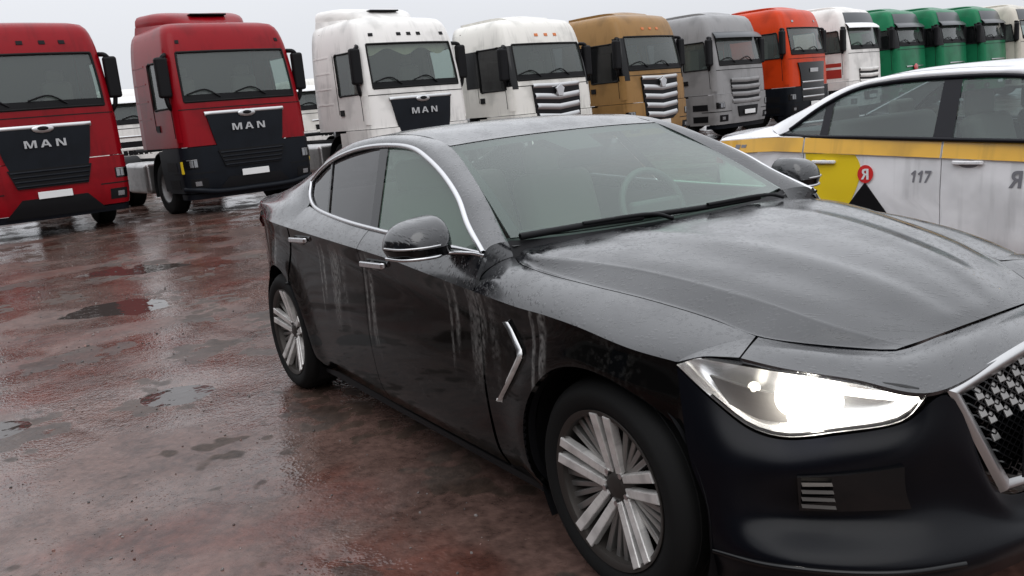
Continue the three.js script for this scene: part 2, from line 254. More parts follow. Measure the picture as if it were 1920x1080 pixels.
  for (const m of [0, 1]) { const f = (g) => m ? mir(g) : g;
    const fen = put(car, 'front_fender', f(sheet(fenderTopG, { skirt: 0.02, center: [-0.2, 0.4, 0.3] })), M.black);
    put(fen, 'fender_side', f(sheet(fenderLow, { skirt: 0.02, uv: sideUv })), M.blackSide);
    put(fen, 'arch_lip', f(lipOf(0, 200, 0)), M.plastic);
    // vent blade behind the wheel
    const vent = (pts, w, mat) => { const A = pts.map(([x, y]) => on(x, y, 0.003)), n = A.length, G = [A.map((p, i) => p.clone().add(new THREE.Vector3(-w * (i === n - 1 ? 0.15 : i === 0 ? 0.3 : 1), 0, 0))), A.map((p) => p.clone().add(new THREE.Vector3(-w * 0.3, 0, 0.014))), A.map((p) => p.clone())]; put(fen, 'fender_vent', f(sheet(G, { skirt: 0.012 })), mat); };
    vent([[-0.431, 0.787], [-0.41, 0.765], [-0.356, 0.707], [-0.352, 0.69]], 0.036, M.satin); vent([[-0.352, 0.69], [-0.36, 0.672], [-0.43, 0.585], [-0.512, 0.498]], 0.03, M.alloy);
  }
  // --- doors
  const rearEdge = (y) => { const dy = y - 0.335, r = 0.407; const archX = Math.abs(dy) < r ? -2.835 + Math.sqrt(r * r - dy * dy) : -9; return Math.max(archX, -2.6 + 0.1 * smooth(0.6, 1.0, y)); };
  function doorPanel(x0, x1) {
    const G = [], nU = 40; for (let j = 0; j <= 26; j++) G.push(Array.from({ length: nU + 1 }, (_, i) => { const t = j / 26, y0 = 0.2, xa = typeof x0 === 'function' ? x0(mix(0.2, 0.95, t)) : x0, x = mix(xa, x1, i / nU), y = mix(y0, clT(x), t); return on(x, y); })); return G;
  }
  function shoulder(x0, x1, nU = 40) {
    const G = []; for (let j = 0; j <= 8; j++) G.push(Array.from({ length: nU + 1 }, (_, i) => { const x = mix(x0, x1, i / nU), t = j / 8, c = [clT(x), zcT(x)], e = [beltT(x) - 0.008, zg(x, beltT(x)) + 0.006], b = [mix(c[0], e[0], 0.55), mix(c[1], e[1], 0.35)]; const w = [(1 - t) ** 2, 2 * t * (1 - t), t * t]; return new THREE.Vector3(x, w[0] * c[0] + w[1] * b[0] + w[2] * e[0], w[0] * c[1] + w[1] * b[1] + w[2] * e[1]); })); return G;
  }
  function handle(x) { // bar handle with a dished cup behind
    const y = clT(x) - 0.048, z = zlow(x, y), g = new RoundedBoxGeometry(0.235, 0.034, 0.02, 4, 0.009), p = g.attributes.position; for (let i = 0; i < p.count; i++) { const t = p.getX(i) / 0.1175; p.setZ(i, p.getZ(i) + 0.036 - 0.028 * t * t * t * t); p.setY(i, p.getY(i) * (1 - 0.25 * Math.abs(t)) + 0.01 * t); } g.computeVertexNormals(); g.rotateZ(-0.03); g.translate(x, y, z); return g;
  }
  for (const m of [0, 1]) { const f = (g) => m ? mir(g) : g;
    for (const [nm, x0, x1, hx, sx0] of [['front_door', -1.605, -0.623, -1.45, -1.605], ['rear_door', rearEdge, -1.61, -2.36, -2.5]]) {
      const d = put(car, nm, f(sheet(doorPanel(x0, x1), { skirt: 0.02, uv: sideUv })), M.blackSide);
      put(d, 'door_shoulder', f(sheet(shoulder(sx0, x1), { skirt: 0.015 })), M.black);
      const h = put(d, 'door_handle', f(handle(hx)), M.chrome);
      const cup = new THREE.SphereGeometry(1, 24, 12).scale(0.062, 0.024, 0.006); cup.translate(hx, clT(hx) - 0.052, zlow(hx, clT(hx) - 0.052)); put(d, 'handle_cup', f(cup), M.gloss);
    }
    // rear quarter
    const q = put(car, 'rear_quarter', f(sheet(ringPanel(arch(-2.835, 52, 205, 36), [[-2.606, 0.652], [-2.6, 0.75], [-2.52, clT(-2.52)], ...crease(-2.53, -3.42, 12), [-3.4, 0.6], [-3.3, 0.3], [-3.22, 0.2]], 80, 14), { skirt: 0.02, uv: sideUv })), M.blackSide);
    put(q, 'arch_lip', f(lipOf(-2.835, -20, 205)), M.plastic);
    // sail panel: shoulder, C pillar up to the rear glass
    put(q, 'sail_panel', f(loft([
      [[-2.505, clT(-2.505), zcT(-2.505)], [-2.9, clT(-2.9), zcT(-2.9)], [-3.42, clT(-3.42), zcT(-3.42)], [-3.66, 0.99, 0.72]],
      [[-2.5, 1.056, zg(-2.5, 1.06) + 0.008], [-2.62, 1.05, 0.83], [-2.85, 1.04, 0.85], [-3.35, 1.035, 0.79], [-3.7, 1.03, 0.66]],
      [[-2.565, 1.105, zg(-2.565, 1.105) + 0.004], [-2.68, 1.105, 0.77], [-2.9, 1.09, 0.765], [-3.3, 1.06, 0.72], [-3.7, 1.045, 0.6]],
      [[-2.63, 1.168, zg(-2.63, 1.168) + 0.004], [-2.75, 1.165, 0.705], [-2.9, 1.14, 0.7], [-3.1, 1.11, 0.69], [-3.4, 1.07, 0.64]],
      [[-2.52, 1.315, 0.56], [-2.75, 1.25, 0.585], [-3.05, 1.15, 0.6], [-3.38, 1.066, 0.578]]], 40, 30, { skirt: 0.012, center: [-2.9, 0.7, 0] })), M.black);
    // sill and inner arch
    put(car, 'side_sill', f(loft([[[-2.46, 0.198, 0.83], [-1.5, 0.198, 0.842], [-0.39, 0.198, 0.842]], [[-2.46, 0.165, 0.82], [-1.5, 0.165, 0.83], [-0.39, 0.165, 0.83]], [[-2.46, 0.15, 0.74], [-1.5, 0.15, 0.74], [-0.39, 0.15, 0.74]]], 20, 10)), M.plastic);
    for (const ax of [0, -2.835]) { const c = new THREE.CylinderGeometry(0.4, 0.4, 0.3, 40, 1, true, -Math.PI * 0.68, Math.PI * 1.36).rotateX(Math.PI / 2).rotateZ(Math.PI).translate(ax, 0.335, 0.72); const d = new THREE.CircleGeometry(0.41, 32, -0.6, Math.PI + 1.2).translate(ax, 0.335, 0.575); put(car, 'wheel_liner', f(merge([c, d])), M.plastic); }
  }
  // --- hood (right half rows mirrored into one panel)
  const R1 = [[-0.632, 0.972, 0.694], [-0.48, 0.969, 0.722], [-0.28, 0.958, 0.676], [-0.08, 0.936, 0.606], [0.21, 0.887, 0.526], [0.41, 0.833, 0.46], [0.5, 0.804, 0.415], [0.57, 0.777, 0.362], [0.603, 0.767, 0.335]];
  const H = [shut.map(([x, y, z]) => [x, y, z]), shut.map(([x, y, z], i) => { const f = clamp((9 - i) / 4); return [x - 0.006 * f + 0.001, y + 0.005 * f + 0.0002, z - 0.015 * f - 0.006]; }),
    R1.map(([x, y, z], i) => { const f = clamp((8 - i) / 4); return [x - 0.0008, y - 0.007 * f - 0.0003, z + 0.008 * f + 0.007]; }), R1, R1.map(([x, y, z], i) => { const f = clamp((8 - i) / 4); return [x + 0.001, y + 0.0025 * f + 0.0003, z - 0.01 * f - 0.009]; }),
    [[-0.60, 0.983, 0.61], [-0.42, 0.981, 0.61], [-0.2, 0.966, 0.555], [0.05, 0.934, 0.48], [0.28, 0.888, 0.42], [0.46, 0.832, 0.36], [0.57, 0.785, 0.3], [0.608, 0.768, 0.27]],
    [[-0.55, 0.992, 0.46], [-0.3, 0.983, 0.43], [-0.05, 0.957, 0.385], [0.2, 0.915, 0.33], [0.42, 0.859, 0.28], [0.56, 0.8, 0.235], [0.613, 0.771, 0.2]],
    [[-0.52, 0.998, 0.33], [-0.27, 0.992, 0.3], [-0.02, 0.972, 0.26], [0.23, 0.931, 0.21], [0.44, 0.874, 0.17], [0.575, 0.808, 0.14], [0.617, 0.7735, 0.12]],
    [[-0.50, 0.998, 0.2], [-0.25, 0.990, 0.18], [0, 0.967, 0.155], [0.25, 0.924, 0.12], [0.45, 0.867, 0.09], [0.585, 0.803, 0.07], [0.619, 0.7745, 0.06]],
    [[-0.485, 1.0, 0], [-0.22, 0.992, 0], [0.02, 0.969, 0], [0.27, 0.925, 0], [0.46, 0.868, 0], [0.59, 0.804, 0], [0.62, 0.775, 0]]];
  const neg = (r) => r.map(([x, y, z]) => [x, y, -z]);
  const alongX = (r, n = 48) => { const fy = spline1(r.map((p) => [p[0], p[1]])), fz = spline1(r.map((p) => [p[0], p[2]])), a = r[0][0], b = r[r.length - 1][0]; return Array.from({ length: n + 1 }, (_, i) => { const x = mix(a, b, 1 - (1 - i / n) ** 1.4); return [x, fy(x), fz(x)]; }); };
  const HX = H.map((r) => alongX(r));
  put(car, 'hood', loft([...HX, ...HX.slice(0, -1).reverse().map(neg)], 48, 100, { skirt: 0.025, center: [0, 0.3, 0], even: false }), M.black);
  // --- headlights, nose panel, bumper
  const hlTop = [[0.279, 0.77, 0.845], [0.333, 0.789, 0.803], [0.508, 0.769, 0.715], [0.64, 0.742, 0.61], [0.763, 0.708, 0.5]];
  const hlBot = [[0.279, 0.768, 0.845], [0.366, 0.692, 0.812], [0.452, 0.62, 0.765], [0.52, 0.6, 0.722], [0.62, 0.618, 0.648], [0.724, 0.645, 0.528], [0.763, 0.706, 0.5]];
  const V1 = [0.776, 0.712, 0.44], V2 = [0.83, 0.412, 0.287];
  for (const m of [0, 1]) { const f = (g) => m ? mir(g) : g;
    const hl = new THREE.Group(); hl.name = 'headlight'; car.add(hl);
    const inset = (r, d) => r.map(([x, y, z]) => [x - d * 0.75, y, z - d * 0.6]);
    put(hl, 'lens', f(loft([hlTop, hlBot], 40, 16, { bulge: 0.016, bulgeU: true, dir: [0.75, 0.05, 0.6] })), M.lens);
    put(hl, 'housing', f(loft([inset(hlTop, 0.004), inset(hlTop, 0.07).map(([x, y, z]) => [x, y - 0.015, z]), inset(hlBot, 0.07).map(([x, y, z]) => [x, y + 0.015, z]), inset(hlBot, 0.004)], 40, 24)), M.reflector);
    const bezel = (pts, r) => tube(pts, r, 30, 8);
    put(hl, 'bezel', f(bezel([...hlTop.slice(1), ...hlBot.slice(1, -1).reverse()].map(([x, y, z]) => [x - 0.012, y, z - 0.009]), 0.007)), M.gloss);
    put(hl, 'inner_fin', f(loft([[[0.35, 0.745, 0.8], [0.45, 0.715, 0.745], [0.5, 0.70, 0.70]], [[0.40, 0.675, 0.785], [0.46, 0.64, 0.745], [0.515, 0.63, 0.70]]], 12, 6, { skirt: 0.02 })), M.alloyMid);
    const ball = (x, y, z, r) => new THREE.SphereGeometry(r, 24, 16).translate(x, y, z);
    put(hl, 'main_lamp', f(merge([ball(0.512, 0.69, 0.675, 0.046), ball(0.575, 0.682, 0.62, 0.038)])), M.lamp);
    put(hl, 'corner_lamp', f(ball(0.44, 0.716, 0.735, 0.016)), M.lampSoft);
    for (const [b, r] of [[[[0.59, 0.715, 0.615], [0.66, 0.704, 0.56], [0.735, 0.694, 0.488]], 0.011], [[[0.49, 0.617, 0.70], [0.56, 0.626, 0.655], [0.62, 0.634, 0.6]], 0.006]]) put(hl, 'light_bar', f(tube(b, r, 16, 8)), M.lamp);
    if (!m || true) { const pl = new THREE.PointLight(new THREE.Color(1, 0.95, 0.85), 0.3, 0, 2); pl.position.set(0.575, 0.685, (m ? -1 : 1) * 0.69); pl.castShadow = true; car.add(pl); pl.name = 'headlight_glow'; }
  }
  const half = (rows) => rows.map((r) => [...r, ...r.slice(0, -1).reverse().map(([x, y, z]) => [x, y, -z])]);
  put(car, 'nose_panel', loft(half([
    [[0.341, 0.803, 0.602], [0.434, 0.783, 0.534], [0.573, 0.765, 0.415], [0.606, 0.763, 0.375], [0.62, 0.768, 0.2], [0.626, 0.771, 0]],
    [[0.383, 0.8025, 0.682], [0.50, 0.79, 0.60], [0.64, 0.762, 0.48], [0.69, 0.758, 0.42], [0.715, 0.777, 0.2], [0.72, 0.781, 0]],
    [[0.418, 0.795, 0.755], [0.51, 0.777, 0.71], [0.64, 0.75, 0.606], [0.764, 0.716, 0.497], [0.80, 0.762, 0.16], [0.805, 0.77, 0]]]), 96, 14, { skirt: 0.012, center: [0.3, 0.3, 0] }), M.black);
  // little panel between fender, headlight and hood
  both(car, 'fender_tip', loft([fenderTopG.map((r) => { const p = r[r.length - 1]; return [p.x + 0.0005, p.y, p.z]; }), [[0.281, 0.7785, 0.8435], [0.333, 0.7945, 0.806], [0.37, 0.796, 0.782], [0.414, 0.796, 0.757]]], 16, 8, { even: true, center: [0.2, 0.3, 0.5] }), M.black);
  put(car, 'front_bumper', loft(half([
    [[0.281, 0.763, 0.848], [0.368, 0.686, 0.815], [0.454, 0.613, 0.768], [0.522, 0.594, 0.724], [0.622, 0.612, 0.65], [0.726, 0.639, 0.53], [0.778, 0.7, 0.443], V2, [0.856, 0.4, 0]],
    [[0.335, 0.545, 0.872], [0.41, 0.55, 0.845], [0.478, 0.528, 0.8], [0.545, 0.522, 0.752], [0.643, 0.535, 0.668], [0.738, 0.555, 0.553], [0.79, 0.57, 0.443], [0.845, 0.37, 0.27], [0.87, 0.36, 0]],
    [[0.385, 0.42, 0.868], [0.437, 0.41, 0.846], [0.485, 0.4, 0.798], [0.532, 0.395, 0.742], [0.618, 0.395, 0.655], [0.712, 0.4, 0.545], [0.775, 0.405, 0.435], [0.86, 0.335, 0.26], [0.885, 0.33, 0]],
    [[0.39, 0.3, 0.865], [0.455, 0.3, 0.855], [0.53, 0.305, 0.83], [0.6, 0.305, 0.787], [0.69, 0.298, 0.7], [0.775, 0.292, 0.585], [0.84, 0.29, 0.45], [0.89, 0.29, 0.24], [0.905, 0.29, 0]],
    [[0.36, 0.2, 0.83], [0.44, 0.2, 0.82], [0.51, 0.2, 0.79], [0.57, 0.195, 0.74], [0.65, 0.19, 0.65], [0.73, 0.188, 0.54], [0.79, 0.186, 0.41], [0.83, 0.185, 0.22], [0.84, 0.185, 0]]]), 112, 36, { even: false, skirt: 0.01 }), M.blackPlain);
  both(car, 'bumper_lip', tube([[0.4, 0.292, 0.862], [0.53, 0.3, 0.835], [0.6, 0.3, 0.793], [0.69, 0.293, 0.706], [0.775, 0.287, 0.592], [0.84, 0.285, 0.456]], 0.008, 40, 8), M.gloss);
  { // corner intake with slats
    const r = [[[0.575, 0.515, 0.742], [0.66, 0.525, 0.665], [0.745, 0.54, 0.56]], [[0.573, 0.47, 0.737], [0.655, 0.47, 0.66], [0.742, 0.475, 0.55]], [[0.568, 0.42, 0.728], [0.648, 0.42, 0.65], [0.745, 0.42, 0.53]]];
    for (const m of [0, 1]) { const f = (g) => m ? mir(g) : g, it = put(car, 'corner_intake', f(loft(r, 20, 10, { skirt: 0.02 })), M.gloss);
      for (let k = 0; k < 4; k++) put(it, 'slat', f(loft([[[0.59 - 0.003 * k, 0.508 - 0.021 * k, 0.745 - 0.003 * k], [0.642 + 0.001 * k, 0.509 - 0.021 * k, 0.697 - 0.003 * k]], [[0.595 - 0.003 * k, 0.5 - 0.021 * k, 0.747 - 0.003 * k], [0.647 + 0.001 * k, 0.502 - 0.021 * k, 0.699 - 0.003 * k]]], 6, 3, { skirt: 0.01 })), M.alloyDark); }
  }
  // --- grille
  {
    const gr = new THREE.Group(); gr.name = 'grille'; car.add(gr);
    const outer = [V1, V2, [0.858, 0.405, 0]], top = [V1, [0.803, 0.772, 0.14], [0.806, 0.778, 0]];
    const strip = (o, i, lift) => loft([o, o.map((p, k) => [mix(p[0], i[k][0], 0.4) + lift, mix(p[1], i[k][1], 0.4), mix(p[2], i[k][2], 0.4)]), i], 24, 6, { skirt: 0.01, center: [0.3, 0.55, 0.1] });
    const I1 = [0.782, 0.685, 0.385], I2 = [0.838, 0.446, 0.265];
    for (const m of [0, 1]) { const f = (g) => m ? mir(g) : g;
      put(gr, 'frame', f(strip([V1, [0.803, 0.5 * (V1[1] + V2[1]), 0.5 * (V1[2] + V2[2])], V2], [I1, [0.81, 0.5 * (I1[1] + I2[1]), 0.5 * (I1[2] + I2[2])], I2], 0.012)), M.satin);
      put(gr, 'frame', f(strip(top, [I1, [0.806, 0.735, 0.12], [0.81, 0.74, 0]], 0.012)), M.satin);
      put(gr, 'frame', f(strip([V2, [0.85, 0.408, 0.14], [0.858, 0.405, 0]], [I2, [0.856, 0.436, 0.13], [0.862, 0.433, 0]], 0.01)), M.satin);
    }
    const poly2 = [[I1[2], I1[1]], [0.12, 0.735], [0, 0.74], [-0.12, 0.735], [-I1[2], I1[1]], [-I2[2], I2[1]], [0, 0.433], [I2[2], I2[1]]];
    const inside = (z, y) => { let c = false; for (let i = 0, j = 7; i < 8; j = i++) { const [a, b] = poly2[i], [e, h] = poly2[j]; if ((b > y) !== (h > y) && z < (e - a) * (y - b) / (h - b) + a) c = !c; } return c; };
    const gx = (y, z) => 0.862 - 0.21 * (y - 0.433) - 0.1 * z * z;
    const bk = new THREE.ShapeGeometry(poly(poly2)), bp = bk.attributes.position; for (let i = 0; i < bp.count; i++) { const z = bp.getX(i), y = bp.getY(i); bp.setXYZ(i, gx(y, z) - 0.07, y, z); } bk.computeVertexNormals(); put(gr, 'backing', bk, M.plastic);
    const st = 0.052, tooth = (() => { const g = ext([[-0.0125, -0.013], [0.0125, -0.013], [0.0115, 0.002], [0.0075, 0.012], [0, 0.0165], [-0.0075, 0.012], [-0.0115, 0.002]], 0.006, 0.002); g.rotateY(Math.PI / 2); g.rotateZ(0.55); return g; })();
    for (let a = -12; a <= 12; a++) for (let b = -12; b <= 12; b++) { const z = (a + b) * st * 0.62, y = 0.585 + (a - b) * st * 0.42; if (inside(z, y) && inside(z * 1.06, y + (y - 0.585) * 0.06) && Math.abs(z) + 0.0 < 0.45 && !(Math.abs(z) < 0.275 && Math.abs(y - 0.53) < 0.065)) { const g = tooth.clone(); g.translate(gx(y, z) - 0.016, y, z); put(gr, 'grille_facet', g, M.alloyMid); } }
    for (let s of [-1, 1]) for (let k = -14; k <= 14; k++) { // diagonal bars
      const pts = []; for (let t = -1; t <= 1; t += 0.02) { const z = k * st * 0.62 + t * 0.6, y = 0.585 + s * (t * 0.6) * 0.42 / 0.62 - (0) ; if (inside(z, y)) pts.push([gx(y, z) - 0.022, y, z]); }
      if (pts.length > 3) put(gr, 'grille_bar', loft([pts.map(([x, y, z]) => [x + 0.012, y, z]), pts.map(([x, y, z]) => [x - 0.02, y - 0.004, z])], 4, 1, { skirt: 0.004 }), M.gloss);
    }
    const np = put(car, 'number_plate', box(0.012, 0.112, 0.52, 0.878, 0.53, 0, 0.004), M.plate);
    put(np, 'plate_border', merge([box(0.004, 0.13, 0.012, 0.876, 0.53, 0.268), box(0.004, 0.13, 0.012, 0.876, 0.53, -0.268), box(0.004, 0.012, 0.53, 0.876, 0.591, 0), box(0.004, 0.012, 0.53, 0.876, 0.469, 0)]), M.plastic);
  }
  // --- greenhouse
  const dloTop = [[-0.64, 0.986], [-0.81, 1.069], [-0.935, 1.147], [-1.1, 1.221], [-1.29, 1.285], [-1.47, 1.329], [-1.71, 1.345], [-2.05, 1.333], [-2.36, 1.285], [-2.52, 1.235], [-2.63, 1.172]].map(([x, y]) => [x, y, zg(x, y)]);
  const dloBot = [[-2.63, 1.165], [-2.56, 1.105], [-2.45, 1.066], [-2.33, 1.047], [-1.9, 1.018], [-1.39, 0.999], [-0.635, 0.982]].map(([x, y]) => [x, y, zg(x, y)]);
  const wsSide = [[-0.69, 1.012, 0.712], [-0.99, 1.178, 0.645], [-1.315, 1.327, 0.575]], roofSide = [...wsSide, [-1.55, 1.372, 0.565], [-1.9, 1.387, 0.56], [-2.25, 1.366, 0.56], [-2.52, 1.315, 0.56]];
  const bandOf = (line, w, out) => loft([line.map(([x, y, z]) => [x, y - w * 0.5, z + w * 0.3]), line.map(([x, y, z]) => [x, y, z + out]), line.map(([x, y, z]) => [x, y + w * 0.5, z - w * 0.3])], 80, 6);
  for (const m of [0, 1]) { const f = (g) => m ? mir(g) : g;
    // rail from the A pillar foot over the doors to the C pillar
    const rail = [[...dloTop.slice(0, -1)], null, [[-0.66, 0.985, 0.76], [-0.99, 1.19, 0.66], [-1.315, 1.337, 0.58], ...roofSide.slice(3)]];
    const A = sample(dloTop.slice(0, -1), 60), B = sample([[-0.69, 1.0, 0.725], ...roofSide.slice(1)], 60);
    const G = []; for (let j = 0; j <= 10; j++) { const t = j / 10, b = Math.sin(Math.PI * t); G.push(A.map((a, i) => new THREE.Vector3(mix(a.x, B[i].x, t) + 0.012 * b * (i < 28 ? 1 : 0), mix(a.y, B[i].y, t) + 0.012 * b, mix(a.z, B[i].z, t) + 0.022 * b))); }
    put(car, 'roof_rail', f(sheet(G, { skirt: 0.015, center: [-1.6, 0.6, 0] })), M.black);
    put(car, 'pillar_foot', f(loft([fenderTopG.filter((_, j) => j >= 4).map((r) => [r[0].x - 0.004, r[0].y + 0.001, r[0].z]), [[-0.63, 0.979, 0.8685], [-0.642, 1.0, 0.84], [-0.65, 1.006, 0.815], [-0.672, 1.006, 0.765], [-0.689, 1.002, 0.726]]], 14, 6, { bulge: 0.003, dir: [0.6, 0.3, 0.5], skirt: 0.01 })), M.black);
    put(car, 'window_trim', f(merge([tube(dloTop, 0.0115, 90, 8), tube(dloBot, 0.0105, 80, 8)])), M.chrome);
    // glass cut from the opening
    const xt = (y, x) => x; const outline = [...sample(dloTop, 60), ...sample(dloBot, 50)].map((p) => [p.x, p.y]);
    const clip = (pts, a, b, keep) => { const side = (p) => ((b[0] - a[0]) * (p[1] - a[1]) - (b[1] - a[1]) * (p[0] - a[0])) * keep, out = []; pts.forEach((p, i) => { const q = pts[(i + 1) % pts.length], sp = side(p), sq = side(q); if (sp >= 0) out.push(p); if ((sp > 0 && sq < 0) || (sp < 0 && sq > 0)) { const t = sp / (sp - sq); out.push([mix(p[0], q[0], t), mix(p[1], q[1], t)]); } }); return out; };
    const pane = (pts, dz) => { const g = new THREE.ShapeGeometry(poly(pts)), p = g.attributes.position; for (let i = 0; i < p.count; i++) p.setZ(i, zg(p.getX(i), p.getY(i)) + dz); g.computeVertexNormals(); return g; };
    const b0 = [-1.479, 0.9], b1 = [-1.76, 1.36], b2 = [-1.55, 0.9], b3 = [-1.845, 1.36], q0 = [-2.12, 1.0], q1 = [-2.42, 1.3], q2 = [-2.14, 1.0], q3 = [-2.445, 1.3];
    put(car, 'front_window', f(pane(clip(outline, b0, b1, -1), -0.012)), M.glassSide);
    put(car, 'door_pillar', f(pane(clip(clip(outline, b0, b1, 1), b2, b3, -1), -0.006)), M.gloss);
    put(car, 'rear_window', f(pane(clip(clip(outline, b2, b3, 1), q0, q1, -1), -0.012)), M.glassTint);
    put(car, 'window_divider', f(pane(clip(clip(outline, q0, q1, 1), q2, q3, -1), -0.004)), M.gloss);
    put(car, 'quarter_window', f(pane(clip(outline, q2, q3, 1), -0.012)), M.glassTint);
    // mirror
    const mr = new THREE.Group(); mr.name = 'door_mirror'; car.add(mr);
    const mx = -0.84, my = 1.035, mz = 0.99, prism = (y0, y1, k0, k1, bulgeTop) => { // plan outline of the housing, lofted upward
      const plan = [[-0.075, -0.085], [0.02, -0.098], [0.085, -0.07], [0.105, 0.0], [0.09, 0.075], [0.03, 0.12], [-0.06, 0.128], [-0.085, 0.08], [-0.085, 0], [-0.075, -0.085]], R = [];
      for (let q = 0; q <= 8; q++) { const t = q / 8, k = bulgeTop ? Math.max(0.02, Math.cos(t * Math.PI / 2) ** 0.62) : mix(k0, k1, t); R.push(plan.map(([a, b]) => [mx + a * k - (bulgeTop ? 0.02 * (1 - k) : 0), my + mix(y0, y1, bulgeTop ? Math.sin(t * Math.PI / 2) : t) - 0.12 * b * k * (bulgeTop ? t : 0), mz + b * k - 0.02 * (1 - k)])); }
      return loft(R, 48, 8, { center: [mx, my, mz] }); };
    put(mr, 'shell', f(prism(-0.018, 0.082, 1, 0, true)), M.black);
    put(mr, 'lower_cover', f(merge([prism(-0.05, -0.02, 0.9, 0.99, false), prism(-0.0501, -0.05, 0.01, 0.9, false)])), M.gloss);
    put(mr, 'turn_signal', f(tube([[mx + 0.1, my - 0.012, mz - 0.02], [mx + 0.104, my - 0.012, mz + 0.03], [mx + 0.06, my - 0.012, mz + 0.112], [mx - 0.03, my - 0.012, mz + 0.132]], 0.0045, 20, 6)), M.satin);
    put(mr, 'arm', f(loft([[[-0.70, 0.985, 0.85], [-0.76, 0.99, 0.9], [-0.82, 0.995, 0.94]], [[-0.70, 0.965, 0.86], [-0.77, 0.972, 0.9], [-0.83, 0.98, 0.95]], [[-0.86, 0.965, 0.86], [-0.87, 0.975, 0.9], [-0.9, 0.985, 0.95]]], 10, 8, { skirt: 0.02 })), M.gloss);
    put(mr, 'trim_strip', f(tube([[-0.62, 0.98, 0.868], [-0.70, 0.984, 0.88], [-0.77, 0.986, 0.93], [mx + 0.098, my - 0.05, mz + 0.0], [mx + 0.06, my - 0.05, mz + 0.1], [mx - 0.04, my - 0.05, mz + 0.125]], 0.0065, 36, 6)), M.chrome);
    put(mr, 'mirror_glass', f(new THREE.CircleGeometry(1, 28).scale(0.085, 0.045, 1).rotateY(-Math.PI / 2).translate(mx - 0.088, my + 0.005, mz + 0.02)), M.reflector);
  }
  put(car, 'windshield', loft(half([
    [[-0.69, 1.012, 0.712], [-0.61, 1.008, 0.5], [-0.565, 1.006, 0.25], [-0.555, 1.006, 0]],
    [[-0.99, 1.178, 0.645], [-0.945, 1.183, 0.4], [-0.925, 1.185, 0.2], [-0.92, 1.186, 0]],
    [[-1.315, 1.327, 0.575], [-1.325, 1.335, 0.35], [-1.33, 1.338, 0.18], [-1.33, 1.339, 0]]]), 60, 30, {}), M.glass);
  { const W0 = loftGrid(half([[[-0.69, 1.012, 0.712], [-0.61, 1.008, 0.5], [-0.565, 1.006, 0.25], [-0.555, 1.006, 0]], [[-0.99, 1.178, 0.645], [-0.945, 1.183, 0.4], [-0.925, 1.185, 0.2], [-0.92, 1.186, 0]], [[-1.315, 1.327, 0.575], [-1.325, 1.335, 0.35], [-1.33, 1.338, 0.18], [-1.33, 1.339, 0]]]), 60, 30).map((r) => r.map((p) => p.clone().add(new THREE.Vector3(-0.004, -0.005, 0))));
    put(car, 'windshield_border', merge([sheet(W0.slice(0, 3)), sheet(W0.slice(28)), sheet(W0.map((r) => r.slice(0, 3))), sheet(W0.map((r) => r.slice(58)))]), M.seal); }
  put(car, 'cowl', loft(half([[[-0.69, 1.003, 0.725], [-0.66, 1.0, 0.66], [-0.6, 0.998, 0.5], [-0.55, 0.995, 0]], [[-0.635, 0.925, 0.735], [-0.585, 0.94, 0.66], [-0.52, 0.96, 0.45], [-0.46, 0.965, 0]]]), 40, 4), M.plastic);
  const roof = put(car, 'roof', loft([
    half([[[-1.32, 1.331, 0.572], [-1.332, 1.339, 0.35], [-1.338, 1.343, 0]]])[0], half([[[-1.55, 1.374, 0.565], [-1.55, 1.387, 0.35], [-1.55, 1.393, 0]]])[0],
    half([[[-1.9, 1.389, 0.56], [-1.9, 1.403, 0.35], [-1.9, 1.409, 0]]])[0], half([[[-2.25, 1.368, 0.56], [-2.26, 1.384, 0.35], [-2.27, 1.39, 0]]])[0],
    half([[[-2.52, 1.317, 0.56], [-2.56, 1.333, 0.35], [-2.58, 1.338, 0]]])[0]], 40, 40, { skirt: 0.012 }), M.black);
  put(car, 'headliner', loft([half([[[-1.36, 1.315, 0.55], [-1.37, 1.32, 0]]])[0], half([[[-1.9, 1.355, 0.55], [-1.9, 1.37, 0]]])[0], half([[[-2.5, 1.29, 0.55], [-2.52, 1.30, 0]]])[0]], 10, 10), M.liner);
  put(car, 'rear_glass', loft([half([[[-2.525, 1.312, 0.555], [-2.57, 1.33, 0.3], [-2.585, 1.335, 0]]])[0], half([[[-2.95, 1.185, 0.6], [-3.0, 1.2, 0.3], [-3.01, 1.205, 0]]])[0], half([[[-3.36, 1.065, 0.57], [-3.42, 1.07, 0.3], [-3.44, 1.07, 0]]])[0]], 30, 20), M.glassTint);
  put(car, 'boot_lid', loft([half([[[-3.38, 1.066, 0.6], [-3.45, 1.07, 0.3], [-3.46, 1.07, 0]]])[0], half([[[-3.68, 1.045, 0.6], [-3.74, 1.055, 0.3], [-3.76, 1.058, 0]]])[0], half([[[-3.72, 1.0, 0.66], [-3.8, 1.02, 0.35], [-3.83, 1.03, 0]]])[0], half([[[-3.72, 0.8, 0.6], [-3.79, 0.8, 0.35], [-3.81, 0.8, 0]]])[0]], 30, 24, { skirt: 0.015 }), M.black);
  put(car, 'rear_bumper', loft([half([[[-3.42, 0.9, 0.765], [-3.6, 0.85, 0.7], [-3.75, 0.79, 0.45], [-3.8, 0.79, 0]]])[0], half([[[-3.4, 0.6, 0.765], [-3.64, 0.6, 0.7], [-3.83, 0.6, 0.45], [-3.86, 0.6, 0]]])[0], half([[[-3.25, 0.2, 0.745], [-3.5, 0.22, 0.68], [-3.74, 0.24, 0.45], [-3.78, 0.24, 0]]])[0]], 60, 14), M.black);
